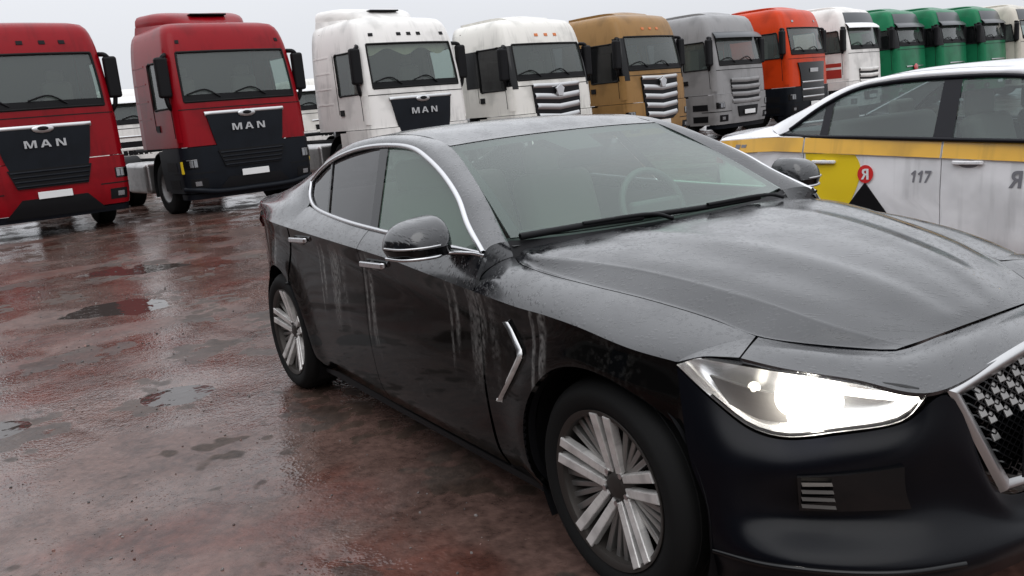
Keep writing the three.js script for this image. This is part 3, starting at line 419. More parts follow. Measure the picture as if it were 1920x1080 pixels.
  both(car, 'tail_light', loft([[[-3.33, 0.962, 0.806], [-3.5, 0.97, 0.75], [-3.7, 0.985, 0.64]], [[-3.38, 0.9, 0.79], [-3.52, 0.87, 0.745], [-3.74, 0.86, 0.6]]], 16, 6, { bulge: 0.012, dir: [-0.5, 0, 0.8] }), M.red);
  // wipers
  for (const [a, b] of [[[[-0.655, 1.016, 0.695], [-0.615, 1.02, 0.45], [-0.565, 1.02, 0.2]], 0.013], [[[-0.57, 1.022, 0.19], [-0.535, 1.018, -0.1], [-0.55, 1.014, -0.42]], 0.011]]) { const w = put(car, 'wiper', tube(a, b, 24, 6), M.plastic); put(w, 'wiper_arm', tube([[a[1][0] + 0.01, a[1][1] + 0.01, a[1][2]], [a[2][0] + 0.02, a[2][1] + 0.005, a[2][2] - 0.05], [-0.53, 1.0, a[2][2] - 0.12]], 0.008, 16, 6), M.plastic); }
  put(car, 'sensor_housing', loft([[[-1.31, 1.325, 0.13], [-1.31, 1.326, -0.13]], [[-1.13, 1.262, 0.09], [-1.13, 1.262, -0.09]]], 4, 4, { skirt: 0.03 }), M.plastic);
  const rv = put(car, 'rear_view_mirror', box(0.025, 0.06, 0.23, -1.19, 1.21, 0, 0.012), M.plastic);
  // interior
  put(car, 'dashboard', loft(half([[[-0.66, 0.985, 0.72], [-0.57, 0.985, 0]], [[-0.8, 0.99, 0.74], [-0.72, 0.995, 0]], [[-1.0, 0.93, 0.76], [-0.98, 0.93, 0]], [[-1.05, 0.7, 0.76], [-1.05, 0.7, 0]]]), 30, 18), M.dash);
  const wheelG = put(car, 'steering_wheel', new THREE.TorusGeometry(0.18, 0.016, 10, 40).rotateY(Math.PI / 2).rotateZ(0.35).translate(-1.15, 0.95, -0.38), M.dash); put(wheelG, 'steering_hub', box(0.05, 0.1, 0.3, -1.14, 0.94, -0.38, 0.02).rotateZ(0), M.dash);
  for (const z of [-0.38, 0.38]) { const s = new THREE.Group(); s.name = 'front_seat'; car.add(s); put(s, 'cushion', box(0.55, 0.18, 0.5, -1.55, 0.5, z, 0.07), M.seat); put(s, 'backrest', box(0.16, 0.6, 0.48, 0, 0, 0, 0.07).rotateZ(0.3).translate(-1.88, 0.82, z), M.seat); put(s, 'headrest', box(0.1, 0.17, 0.26, 0, 0, 0, 0.045).rotateZ(0.2).translate(-2.0, 1.17, z), M.seat); }
  put(car, 'rear_seat', merge([box(0.55, 0.2, 1.3, -2.45, 0.5, 0, 0.07), box(0.18, 0.6, 1.3, 0, 0, 0, 0.07).rotateZ(0.4).translate(-2.8, 0.8, 0)]), M.seat);
  put(car, 'parcel_shelf', box(0.5, 0.03, 1.2, -3.15, 1.02, 0), M.dash);
  put(car, 'underbody', merge([box(3.9, 0.12, 1.16, -1.5, 0.22, 0), box(2.06, 0.14, 1.68, -1.42, 0.24, 0), box(0.5, 0.36, 0.9, 0.3, 0.42, 0), box(0.5, 0.5, 1.3, -3.45, 0.5, 0), box(0.03, 0.6, 1.5, -0.62, 0.6, 0), box(0.9, 0.36, 0.9, -0.15, 0.52, 0), box(0.03, 0.62, 1.3, -2.98, 0.62, 0)]), M.plastic);
  both(car, 'door_card', loft([[[-2.4, 0.3, 0.8], [-0.66, 0.3, 0.8]], [[-2.4, 0.98, 0.8], [-0.66, 0.94, 0.8]]], 2, 2), M.dash);
  for (const z of [0.8, -0.8]) for (const x of [0, -2.835]) sedanWheel(car, x ? 'rear_wheel' : 'front_wheel', x, 0.335, z * 0.985, z < 0);
}
// ---------------------------------------------------------------- the white taxi sedan
{
  const T = {
    paint: P({ color: lin(0.85, 0.86, 0.89), map: rep(grime, 1.7), roughness: 0.32, clearcoat: 0.8, clearcoatRoughness: 0.08 }),
    yellow: P({ color: lin(0.78, 0.43, 0.03), map: rep(grime, 1.3), roughness: 0.35, clearcoat: 0.5 }),
    yellow2: P({ color: lin(0.8, 0.58, 0.012), roughness: 0.35, clearcoat: 0.5 }),
    print: P({ color: lin(0.006, 0.006, 0.007), roughness: 0.5, specularIntensity: 0.3 }), pale: P({ color: lin(0.2, 0.2, 0.22), roughness: 0.5 }), red: P({ color: lin(0.6, 0.02, 0.02), roughness: 0.4 }),
    trim: P({ color: lin(0.007, 0.007, 0.01), roughness: 0.3, specularIntensity: 0.35 }),
    glass: P({ color: lin(0.46, 0.55, 0.54), transmission: 0.93, thickness: 0, roughness: 0.08, ior: 1.5 }),
  };
  const car = thing('taxi_sedan', 'white taxi sedan with a yellow stripe and printed door, behind the black sedan', 'car', [0, 0, -3.87]);
  const zcT = spline1([[-3.56, 0.58], [-3.46, 0.68], [-3.25, 0.77], [-3.0, 0.825], [-2.5, 0.862], [-1.2, 0.872], [0, 0.865], [0.45, 0.81], [0.75, 0.62], [0.85, 0.4]]);
  const bT = spline1([[-3.5, 1.02], [-2.75, 1.056], [-2.5, 1.052], [-1.4, 1.012], [-0.3, 0.965], [0.2, 0.93], [0.85, 0.76]]);
  const sT = (x) => bT(x) - 0.115;                                        // the crease under the stripe
  const zlow = (x, y) => { const c = zcT(x), b = bT(x), s = sT(x); let z; if (y > s) z = c - 0.004 - 0.028 * (y - s) / (b - s); else { const t = (s - y) / (s - 0.2); z = c - 0.014 + 0.014 * smooth(0, 0.35, t) - 0.06 * smooth(0.72, 1.05, t); } for (const ax of [0, -2.6]) { const d = Math.hypot(x - ax, y - 0.31) - 0.355; if (d < 0.3 && y < s) z += 0.012 * Math.exp(-((d / 0.09) ** 2)); } return z; };
  const on = (x, y, dz = 0) => new THREE.Vector3(x, y, zlow(x, y) + dz), C = { center: [-1.4, 0.5, 0] };
  const arch = (ax, a0, a1, n = 36) => Array.from({ length: n + 1 }, (_, i) => { const a = mix(a0, a1, i / n) * Math.PI / 180; return [ax + 0.355 * Math.cos(a), 0.31 + 0.355 * Math.sin(a), 0]; });
  const ring = (inner, outer, nu = 70, nv = 22) => { const A = sample(inner, nu), c = new THREE.CurvePath(); for (let i = 1; i < outer.length; i++) c.add(new THREE.LineCurve3(V3([...outer[i - 1], 0]), V3([...outer[i], 0]))); const B = c.getSpacedPoints(nu); return Array.from({ length: nv + 1 }, (_, j) => A.map((a, i) => on(mix(a.x, B[i].x, j / nv), mix(a.y, B[i].y, j / nv)))); };
  const rows = (x0, x1) => { const ys = [0, 0.1, 0.2, 0.3, 0.4, 0.5, 0.6, 0.7, 0.8, 0.9, 0.97, 1.0, 1.002, 1.3, 1.6, 2]; return ys.map((t) => Array.from({ length: 31 }, (_, i) => { const xa = typeof x0 === 'function' ? x0(mix(0.2, 0.93, Math.min(t, 1))) : x0, x = mix(xa, x1, i / 30), y = t <= 1 ? mix(0.2, sT(x), t) : mix(sT(x), bT(x), t - 1); return on(x, y); })); };
  const edge = (y) => { const d = y - 0.31, r = 0.373, a = Math.abs(d) < r ? -2.6 + Math.sqrt(r * r - d * d) : -9; return Math.max(a, -2.42); };
  const belt = (x0, x1, n) => Array.from({ length: n + 1 }, (_, i) => { const x = mix(x0, x1, i / n); return [x, bT(x)]; });
  const decal = (pts, dz, d = 0.002) => { const g = ext(pts, d), p = g.attributes.position; for (let i = 0; i < p.count; i++) p.setZ(i, p.getZ(i) + zlow(p.getX(i), p.getY(i)) + dz); g.computeVertexNormals(); return g; };
  const dtext = (s, size, x, y, wide = 1, lean = 0) => { const g = text(s, size, 0.002, wide), p = g.attributes.position; for (let i = 0; i < p.count; i++) { const px = x + p.getX(i) + lean * p.getY(i), py = y + p.getY(i); p.setXYZ(i, px, py, p.getZ(i) + zlow(x, y) + 0.003); } g.computeVertexNormals(); return g; };
  for (const m of [0, 1]) { const f = (g) => m ? mir(g) : g;
    const doors = {};
    for (const [nm, x0, x1, hx] of [['front_door', -1.335, -0.3, -1.16], ['rear_door', edge, -1.342, -2.235]]) {
      const d = doors[nm] = put(car, nm, f(sheet(rows(x0, x1), { skirt: 0.02, ...C })), T.paint);
      const y = 0.868, z = zlow(hx, y), g = new RoundedBoxGeometry(0.2, 0.036, 0.024, 4, 0.011), p = g.attributes.position; for (let i = 0; i < p.count; i++) { const t = p.getX(i) / 0.1; p.setZ(i, p.getZ(i) + 0.034 - 0.026 * t ** 4); p.setY(i, p.getY(i) * (1 - 0.35 * t * t)); } g.computeVertexNormals(); g.translate(hx, y, z); put(d, 'door_handle', f(g), T.paint);
      put(d, 'handle_cup', f(new THREE.SphereGeometry(1, 24, 12).scale(0.065, 0.028, 0.004).translate(hx, y - 0.01, z)), T.pale);
    }
    const q = put(car, 'rear_quarter', f(sheet(ring(arch(-2.6, 62, 205), [[-2.432, 0.64], [-2.43, 0.8], [-2.428, bT(-2.43)], ...belt(-2.44, -3.44, 16), [-3.44, 0.8], [-3.3, 0.4], [-3.1, 0.2], [-2.94, 0.17]]), { skirt: 0.02, ...C })), T.paint);
    put(car, 'front_fender', f(sheet(ring(arch(0, 205, 0), [[-0.29, 0.2], [-0.29, 0.6], [-0.292, bT(-0.29)], ...belt(-0.28, 0.7, 14), [0.7, 0.6], [0.4, 0.3]]), { skirt: 0.02, ...C })), T.paint);
    // stripe
    for (const [x0, x1, par] of [[-3.40, -2.43, q], [-2.415, -1.345, doors.rear_door], [-1.33, -0.305, doors.front_door]]) put(par, 'yellow_stripe', f(sheet([0.02, 0.3, 0.6, 0.93].map((t) => Array.from({ length: 25 }, (_, i) => { const x = mix(x0, x1, i / 24); return on(x, mix(sT(x), bT(x), t), 0.0025); })), { skirt: 0.002, ...C })), T.yellow);
    const between = (xl, xr, y0, y1, dz) => sheet(Array.from({ length: 21 }, (_, j) => { const y = mix(y0, y1, j / 20); return Array.from({ length: 13 }, (_, i) => on(mix(xl(y), xr(y), i / 12), y, dz)); }), { skirt: 0.002, ...C });
    put(doors.rear_door, 'yellow_print', f(between(spline1([[0.5, -2.15], [0.6, -2.26], [0.69, -2.325], [0.78, -2.37], [0.86, -2.395], [0.928, -2.404]]), spline1([[0.5, -2.06], [0.6, -2.0], [0.72, -1.945], [0.8, -1.93], [0.86, -1.94], [0.928, -1.985]]), 0.5, 0.928, 0.0025)), T.yellow2);
    put(doors.rear_door, 'black_print', f(between((y) => mix(-2.08, -1.892, (y - 0.5) / 0.225), (y) => mix(-1.7, -1.884, (y - 0.5) / 0.225), 0.5, 0.725, 0.005)), T.print);
    const disc = decal(Array.from({ length: 28 }, (_, i) => [-1.885 + 0.062 * Math.cos(i * 2 * Math.PI / 28), 0.786 + 0.062 * Math.sin(i * 2 * Math.PI / 28)]), 0.008);
    put(doors.rear_door, 'red_print', f(disc), T.red);
    for (const k of [0, 1]) put(q, 'quarter_mark', f(between((y) => -3.15 + 0.075 * k + 0.35 * (y - 0.98), (y) => -3.09 + 0.075 * k + 0.35 * (y - 0.98), 0.962 + 0.01 * k, 0.995, 0.005)), T.pale);
    if (!m) {
      const ya = dtext('Я', 0.075, -1.885, 0.786, 1.05); put(doors.rear_door, 'lettering', ya.translate(0, 0, 0.011), M.white);
      put(doors.rear_door, 'lettering', dtext('117', 0.08, -1.475, 0.775, 0.8, 0.18), T.pale);
      put(doors.front_door, 'lettering', dtext('Яндекс', 0.105, -0.655, 0.755, 0.95, 0.1), T.pale);
    }
    const xs = Array.from({ length: 21 }, (_, i) => mix(-2.24, -0.37, i / 20));
    put(car, 'side_sill', f(sheet([xs.map((x) => new THREE.Vector3(x, 0.2, 0.8)), xs.map((x) => new THREE.Vector3(x, 0.15, 0.74))], C)), T.trim);
    for (const ax of [0, -2.6]) put(car, 'wheel_liner', f(merge([new THREE.CylinderGeometry(0.37, 0.37, 0.3, 30, 1, true, -Math.PI * 0.68, Math.PI * 1.36).rotateX(Math.PI / 2).rotateZ(Math.PI).translate(ax, 0.31, 0.67), new THREE.CircleGeometry(0.38, 30, -0.6, Math.PI + 1.2).translate(ax, 0.31, 0.525)])), T.trim);
  }
  // greenhouse
  const zg = (x, y) => 0.845 - 0.62 * (y - 1.03) - (x < -2.0 ? 0.06 * (-2.0 - x) ** 2 : 0);
  const top = [[-0.12, 0.985], [-0.42, 1.17], [-0.72, 1.315], [-0.98, 1.372], [-1.45, 1.397], [-1.85, 1.392], [-2.12, 1.36], [-2.36, 1.26], [-2.6, 1.1]].map(([x, y]) => [x, y, zg(x, y)]);
  const bot = [[-2.63, 1.07], [-2.5, 1.054], [-1.9, 1.034], [-1.4, 1.016], [-0.8, 0.995], [-0.12, 0.97]].map(([x, y]) => [x, y, zg(x, y)]);
  const roofSide = [[0.05, 0.99, 0.70], [-0.38, 1.24, 0.63], [-0.78, 1.40, 0.575], [-1.1, 1.435, 0.57], [-1.5, 1.45, 0.57], [-1.9, 1.44, 0.57], [-2.25, 1.385, 0.565], [-2.6, 1.25, 0.58], [-2.92, 1.12, 0.6]];
  const half = (r) => [...r, ...r.slice(0, -1).reverse().map(([x, y, z]) => [x, y, -z])];
  for (const m of [0, 1]) { const f = (g) => m ? mir(g) : g;
    const A = sample([...top, [-2.7, 1.066, zg(-2.7, 1.066)]], 70), B = sample(roofSide, 70), G = []; for (let j = 0; j <= 10; j++) { const t = j / 10, b = Math.sin(Math.PI * t); G.push(A.map((a, i) => new THREE.Vector3(mix(a.x, B[i].x, t), mix(a.y, B[i].y, t) + 0.01 * b, mix(a.z, B[i].z, t) + 0.03 * b))); }
    put(car, 'roof_rail', f(sheet(G, { skirt: 0.01, center: [-1.4, 0.6, 0] })), T.paint);
    put(car, 'rear_shoulder', f(loft([[[-2.62, 1.055, 0.836], [-3.0, 1.045, 0.79], [-3.44, 1.02, 0.66]], [[-2.7, 1.068, 0.80], [-3.0, 1.07, 0.75], [-3.44, 1.04, 0.6]], [[-2.92, 1.12, 0.6], [-3.1, 1.095, 0.58], [-3.46, 1.055, 0.5]]], 20, 10, { ...C })), T.paint);
    put(car, 'window_trim', f(merge([tube(top, 0.016, 80, 8), tube(bot, 0.014, 60, 8)])), T.trim);
    const outline = [...sample(top, 50), ...sample(bot, 40)].map((p) => [p.x, p.y]);
    const clip = (pts, a, b, k) => { const sd = (p) => ((b[0] - a[0]) * (p[1] - a[1]) - (b[1] - a[1]) * (p[0] - a[0])) * k, out = []; pts.forEach((p, i) => { const n = pts[(i + 1) % pts.length], u = sd(p), v = sd(n); if (u >= 0) out.push(p); if (u * v < 0) { const t = u / (u - v); out.push([mix(p[0], n[0], t), mix(p[1], n[1], t)]); } }); return out; };
    const pane = (pts, dz) => { const g = new THREE.ShapeGeometry(poly(pts)), p = g.attributes.position; for (let i = 0; i < p.count; i++) p.setZ(i, zg(p.getX(i), p.getY(i)) + dz); g.computeVertexNormals(); return g; };
    const L = (a, b) => [[a, 0.9], [b, 1.45]], cut = (o, l, k) => clip(o, l[0], l[1], k), b0 = L(-1.25, -1.35), b1 = L(-1.385, -1.475), q0 = L(-2.2, -2.3), q1 = L(-2.27, -2.37);
    put(car, 'front_window', f(pane(cut(outline, b0, -1), -0.01)), T.glass);
    put(car, 'door_pillar', f(pane(cut(cut(outline, b0, 1), b1, -1), -0.003)), T.trim);
    put(car, 'rear_window', f(pane(cut(cut(outline, b1, 1), q0, -1), -0.01)), T.glass);
    put(car, 'window_divider', f(pane(cut(cut(outline, q0, 1), q1, -1), -0.003)), T.trim);
    put(car, 'quarter_window', f(pane(cut(outline, q1, 1), -0.01)), T.glass);
    put(car, 'door_mirror', f(box(0.12, 0.15, 0.22, -0.3, 1.02, 0.96, 0.05)), T.paint);
    put(car, 'tail_light', f(loft([[[-3.3, 0.99, 0.755], [-3.45, 0.99, 0.69], [-3.57, 0.985, 0.5]], [[-3.32, 0.84, 0.76], [-3.47, 0.84, 0.69], [-3.6, 0.84, 0.5]]], 14, 6, { ...C })), M.red);
    put(car, 'headlight', f(loft([[[0.5, 0.8, 0.8], [0.72, 0.76, 0.66], [0.84, 0.72, 0.45]], [[0.52, 0.68, 0.81], [0.74, 0.64, 0.67], [0.86, 0.62, 0.45]]], 14, 6, { ...C })), M.reflector);
  }
  put(car, 'roof', loft([half([[-0.78, 1.402, 0.573], [-0.74, 1.425, 0.3], [-0.73, 1.43, 0]]), half([[-1.1, 1.437, 0.568], [-1.1, 1.46, 0.3], [-1.1, 1.467, 0]]), half([[-1.5, 1.452, 0.568], [-1.5, 1.473, 0.3], [-1.5, 1.478, 0]]), half([[-1.9, 1.442, 0.568], [-1.9, 1.462, 0.3], [-1.9, 1.467, 0]]), half([[-2.25, 1.387, 0.563], [-2.3, 1.402, 0.3], [-2.31, 1.407, 0]])], 30, 30, { center: [-1.4, 0.6, 0] }), T.paint);
  put(car, 'windshield', loft([half([[0.04, 0.99, 0.7], [0.2, 0.99, 0.3], [0.22, 0.99, 0]]), half([[-0.38, 1.24, 0.63], [-0.3, 1.25, 0.3], [-0.29, 1.25, 0]]), half([[-0.78, 1.398, 0.573], [-0.74, 1.42, 0.3], [-0.73, 1.425, 0]])], 24, 16), T.glass);
  put(car, 'rear_glass', loft([half([[-2.255, 1.384, 0.56], [-2.31, 1.4, 0.3], [-2.32, 1.404, 0]]), half([[-2.6, 1.25, 0.578], [-2.66, 1.26, 0.3], [-2.67, 1.263, 0]]), half([[-2.92, 1.118, 0.598], [-2.98, 1.12, 0.3], [-3.0, 1.12, 0]])], 24, 12), T.glass);
  put(car, 'boot_lid', loft([half([[-2.93, 1.117, 0.6], [-3.0, 1.115, 0.3], [-3.02, 1.115, 0]]), half([[-3.3, 1.08, 0.57], [-3.35, 1.09, 0.3], [-3.36, 1.092, 0]]), half([[-3.5, 1.05, 0.55], [-3.58, 1.06, 0.3], [-3.6, 1.062, 0]]), half([[-3.52, 0.98, 0.56], [-3.6, 0.98, 0.3], [-3.62, 0.98, 0]]), half([[-3.54, 0.75, 0.56], [-3.63, 0.75, 0.3], [-3.65, 0.75, 0]])], 24, 24, { skirt: 0.012 }), T.paint);
  put(car, 'rear_bumper', loft([half([[-3.44, 0.84, 0.69], [-3.55, 0.76, 0.55], [-3.66, 0.74, 0]]), half([[-3.44, 0.5, 0.72], [-3.6, 0.5, 0.56], [-3.7, 0.5, 0]]), half([[-3.2, 0.2, 0.75], [-3.5, 0.22, 0.6], [-3.62, 0.22, 0]])], 30, 10), T.paint);
  put(car, 'hood', loft([half([[0.1, 0.95, 0.8], [0.24, 0.985, 0.4], [0.27, 0.99, 0]]), half([[0.5, 0.86, 0.74], [0.6, 0.9, 0.4], [0.62, 0.91, 0]]), half([[0.78, 0.74, 0.5], [0.86, 0.76, 0.3], [0.88, 0.77, 0]])], 24, 14), T.paint);
  put(car, 'front_bumper', loft([half([[0.7, 0.76, 0.68], [0.84, 0.74, 0.4], [0.9, 0.74, 0]]), half([[0.68, 0.5, 0.75], [0.88, 0.5, 0.5], [0.98, 0.5, 0]]), half([[0.42, 0.22, 0.8], [0.8, 0.2, 0.5], [0.92, 0.2, 0]])], 24, 10), T.paint);
  put(car, 'headliner', loft([half([[-0.85, 1.385, 0.55], [-0.85, 1.4, 0]]), half([[-2.2, 1.37, 0.55], [-2.2, 1.38, 0]])], 4, 4), M.liner);
  put(car, 'dashboard', box(0.5, 0.25, 1.45, 0.0, 0.87, 0, 0.08), M.dash);
  for (const z of [-0.36, 0.36]) { const s = new THREE.Group(); s.name = 'front_seat'; car.add(s); put(s, 'cushion', box(0.55, 0.18, 0.48, -0.95, 0.5, z, 0.07), M.seat); put(s, 'backrest', box(0.16, 0.62, 0.46, 0, 0, 0, 0.07).rotateZ(0.25).translate(-1.27, 0.84, z), M.seat); put(s, 'headrest', box(0.1, 0.18, 0.26, 0, 0, 0, 0.045).translate(-1.38, 1.21, z), M.seat); }
  put(car, 'rear_seat', merge([box(0.5, 0.2, 1.3, -1.95, 0.52, 0, 0.07), box(0.18, 0.62, 1.3, 0, 0, 0, 0.07).rotateZ(0.35).translate(-2.28, 0.84, 0), box(0.1, 0.14, 0.26, -2.42, 1.17, 0.36, 0.04), box(0.1, 0.14, 0.26, -2.42, 1.17, -0.36, 0.04)]), M.seat);
  put(car, 'parcel_shelf', box(0.5, 0.03, 1.2, -2.7, 1.06, 0), M.dash);
  put(car, 'underbody', merge([box(3.8, 0.12, 1.05, -1.4, 0.22, 0), box(1.86, 0.14, 1.58, -1.3, 0.24, 0), box(0.9, 0.45, 1.0, 0.25, 0.5, 0), box(0.6, 0.5, 1.2, -3.1, 0.5, 0)]), T.trim);
  both(car, 'door_card', loft([[[-2.2, 0.3, 0.77], [-0.35, 0.3, 0.77]], [[-2.2, 1.01, 0.77], [-0.35, 0.95, 0.77]]], 2, 2), M.dash);
  for (const z of [0.76, -0.76]) for (const x of [0, -2.6]) sedanWheel(car, x ? 'rear_wheel' : 'front_wheel', x, 0.31, z * 0.985, z < 0, 0.31, 0.2, 0.195, 1);
}
// ---------------------------------------------------------------- truck tractors; each faces +x with its front at x = 0
const TM = { dark: P({ color: lin(0.006, 0.008, 0.012), map: rep(grime, 1.1), roughness: 0.45, specularIntensity: 0.3 }), chassis: P({ color: lin(0.012, 0.012, 0.013), roughness: 0.7, specularIntensity: 0.4 }), tank: P({ color: lin(0.5, 0.5, 0.5), metalness: 0.8, roughness: 0.35, map: rep(grime, 0.9) }), inside: P({ color: lin(0.13, 0.125, 0.115), roughness: 0.9 }), glass: P({ color: lin(0.5, 0.58, 0.55), transmission: 0.88, thickness: 0, roughness: 0.06, ior: 1.5 }), darkGlass: P({ color: lin(0.06, 0.065, 0.07), transmission: 0.9, thickness: 0, roughness: 0.06, ior: 1.5 }), amber: P({ color: lin(0.6, 0.16, 0.03), roughness: 0.3 }), lampGlass: P({ color: lin(0.32, 0.33, 0.34), metalness: 0.8, roughness: 0.22 }), yellowTag: P({ color: lin(0.7, 0.5, 0.02), roughness: 0.5 }), steel: P({ color: lin(0.28, 0.28, 0.28), metalness: 0.4, roughness: 0.5 }) };
const truckPaint = (r, g, b, rough = 0.33) => P({ color: lin(r, g, b), map: rep(grime, 2.3, 1.7), roughness: rough, specularIntensity: 0.25, clearcoat: 0.14, clearcoatRoughness: 0.1 });
function makeTruck(o) {
  const t = new THREE.Group(), ky = o.ky ?? 1, W = o.w ?? 1.22, cabLen = o.len ?? 2.25, base = o.base ?? 1.25, WS = o.ws ?? 1.08;
  const yb = (o.yb ?? 2.03), yt = (o.yt ?? 2.9), top = (o.top ?? 3.36);
  // front edge, half width against height
  const fT = spline1([[0.3, -0.06], [0.6, 0], [base, 0.0], [yb, -0.05], [yt, -0.21], [mix(yt, top, 0.45), -0.29], [mix(yt, top, 0.75), -0.38], [mix(yt, top, 0.92), -0.52], [top, -0.8]]);
  const wT = spline1([[0.3, W - 0.04], [0.7, W], [yb, W], [mix(yb, yt, 0.7), W - 0.02], [yt, W - 0.04], [mix(yt, top, 0.5), W - 0.08], [mix(yt, top, 0.8), W - 0.14], [mix(yt, top, 0.94), W - 0.24], [top, W - 0.42]]);
  const bow = 0.13, r = 0.2;
  function pt(s, y, off = 0, xb = -cabLen) {
    const sg = s < 0 ? -1 : 1, a = Math.abs(s), f = fT(y), w = wT(y); let x, z, nx, nz;
    if (a <= 1) { z = a * (w - r); x = f - bow * (z / w) ** 2; nx = 1; nz = 0.1 * a; }
    else if (a <= 2) { const th = (a - 1) * Math.PI / 2, x0 = f - bow * ((w - r) / w) ** 2; z = w - r + r * Math.sin(th); x = x0 - r + r * Math.cos(th); nx = Math.cos(th); nz = Math.sin(th); }
    else if (a <= 3) { const x0 = f - bow * ((w - r) / w) ** 2 - r; x = mix(x0, Math.min(xb, x0 - 0.05), a - 2); z = w; nx = 0; nz = 1; }
    else { z = w * (4 - a); x = xb; nx = -1; nz = 0; }
    return new THREE.Vector3(x + nx * off, y, sg * (z + nz * off));
  }
  function patch(s0, s1, y0, y1, nu, nv, off = 0, sk = 0, xb) { return sheet(Array.from({ length: nv + 1 }, (_, j) => Array.from({ length: nu + 1 }, (_, i) => pt(mix(s0, s1, i / nu), mix(y0, y1, j / nv), off, xb))), { skirt: sk, center: [-1.1, 1.8, 0] }); }
  const [sa, sb, ysb, yst] = o.side ?? [2.04, 2.46, yb - 0.08, yt - 0.12];
  // shell with real openings
  const S = []; const addS = (a, b, n) => { for (let i = 0; i < n; i++) S.push(mix(a, b, i / n)); };
  addS(0, WS, 7); addS(WS, 2, 7); addS(2, sa, 1); addS(sa, sb, 5); addS(sb, 3, 5); addS(3, 4, 4); S.push(4);
  const full = [...S.slice(1).reverse().map((a) => -a), ...S];
  const Y = [base, mix(base, ysb, 0.5), ysb, yb, mix(yb, yst, 0.33), mix(yb, yst, 0.66), yst, yt, mix(yt, top, 0.2), mix(yt, top, 0.4), mix(yt, top, 0.6), mix(yt, top, 0.75), mix(yt, top, 0.88), mix(yt, top, 0.96), top].sort((a, b) => a - b);
  const hole = (s, y) => { const a = Math.abs(s); return (a < WS && y > yb && y < yt) || (a > sa && a < sb && y > ysb && y < yst); };
  const pos = [], uv = [], idx = [], Wd = full.length; Y.forEach((y) => full.forEach((s) => { const p = pt(s, y); pos.push(p.x, p.y, p.z); uv.push(Math.abs(s) < 1.5 ? p.z + 3 : p.x, y); }));
  for (let j = 0; j < Y.length - 1; j++) for (let i = 0; i < Wd - 1; i++) { if (hole((full[i] + full[i + 1]) / 2, (Y[j] + Y[j + 1]) / 2)) continue; const k = j * Wd + i; idx.push(k, k + Wd, k + 1, k + 1, k + Wd, k + Wd + 1); }
  const c0 = pos.length / 3; pos.push(-cabLen * 0.62, top + 0.03, 0); uv.push(0, 0); for (let i = 0; i < Wd - 1; i++) idx.push((Y.length - 1) * Wd + i, c0, (Y.length - 1) * Wd + i + 1);
  const cg = new THREE.BufferGeometry(); cg.setAttribute('position', new THREE.Float32BufferAttribute(pos, 3)); cg.setAttribute('uv', new THREE.Float32BufferAttribute(uv, 2)); cg.setIndex(idx); cg.computeVertexNormals();
  const cab = put(t, 'cab', cg, o.paint);
  put(t, 'windscreen', patch(-WS, WS, yb, yt, 24, 8, -0.012), TM.glass);
  put(t, 'windscreen_seal', merge([tube(Array.from({ length: 25 }, (_, i) => pt(mix(-WS - 0.01, WS + 0.01, i / 24), yt).toArray()), 0.022, 48, 6), tube(Array.from({ length: 25 }, (_, i) => pt(mix(-WS - 0.01, WS + 0.01, i / 24), yb).toArray()), 0.02, 48, 6), ...[-1, 1].map((q) => tube(Array.from({ length: 7 }, (_, i) => pt(q * (WS + 0.01), mix(yb, yt, i / 6)).toArray()), 0.02, 12, 6))]), M.seal);
  put(t, 'wiper_panel', patch(-WS + 0.02, WS - 0.02, yb - 0.02, yb + 0.12, 20, 2, 0.004, 0.01), M.plastic);
  for (const q of [-0.3, 0.55]) put(t, 'wiper', tube([pt(q - 0.15, yb + 0.06, 0.02).toArray(), pt(q + 0.1, yb + 0.2, 0.03).toArray(), pt(q + 0.42, yb + 0.13, 0.03).toArray()], 0.014, 12, 5), M.plastic);
  for (const q of [-1, 1]) {
    put(t, 'side_window', patch(q * sa, q * sb, ysb, yst, 8, 4, -0.012), o.blackSide ? TM.darkGlass : TM.glass);
    put(t, 'side_window_frame', (() => { const P0 = []; for (let i = 0; i <= 6; i++) P0.push(pt(q * mix(sa, sb, i / 6), ysb, 0.004).toArray()); for (let i = 1; i <= 4; i++) P0.push(pt(q * sb, mix(ysb, yst, i / 4), 0.004).toArray()); for (let i = 1; i <= 6; i++) P0.push(pt(q * mix(sb, sa, i / 6), yst, 0.004).toArray()); for (let i = 1; i <= 4; i++) P0.push(pt(q * sa, mix(yst, ysb, i / 4), 0.004).toArray()); return tube(P0, 0.018, 60, 5); })(), M.seal);
    if (o.blackSide) { put(t, 'pillar_cover', patch(q * (WS + 0.04), q * (sa - 0.01), ysb, yt - 0.02, 8, 4, 0.006, 0.008), M.gloss); put(t, 'rear_pillar_cover', patch(q * (sb + 0.01), q * o.blackSide, ysb + 0.1, yst, 6, 4, 0.006, 0.008), M.gloss); }
    for (const [sd, ye] of [[2.03, ysb], [sb + 0.05, yst]]) put(t, 'door_seam', tube([1, 0.8, 0.5, 0.2].map((k) => pt(q * sd, mix(base + 0.03, ye, k), 0.001).toArray()), 0.008, 10, 4), M.seal);
    put(t, 'door_handle', patch(q * (sb - 0.06), q * (sb + 0.02), base + 0.3, base + 0.42, 2, 2, 0.02, 0.02), M.plastic);
    // rib lines on the sleeper wall
    if (o.ribs) for (let k = 0; k < 4; k++) put(t, 'side_rib', patch(q * 2.62, q * 2.97, base + 0.55 + 0.32 * k, base + 0.58 + 0.32 * k, 3, 1, 0.006, 0.01), o.paint);
  }
  // interior
  put(t, 'dashboard', box(0.5, 0.5, 2 * W - 0.25, -0.5, yb - 0.22, 0, 0.1), M.dash);
  put(t, 'cab_rear_wall', box(0.04, top - base - 0.3, 2 * W - 0.2, -cabLen + 0.3, (top + base) / 2 - 0.05, 0), TM.inside);
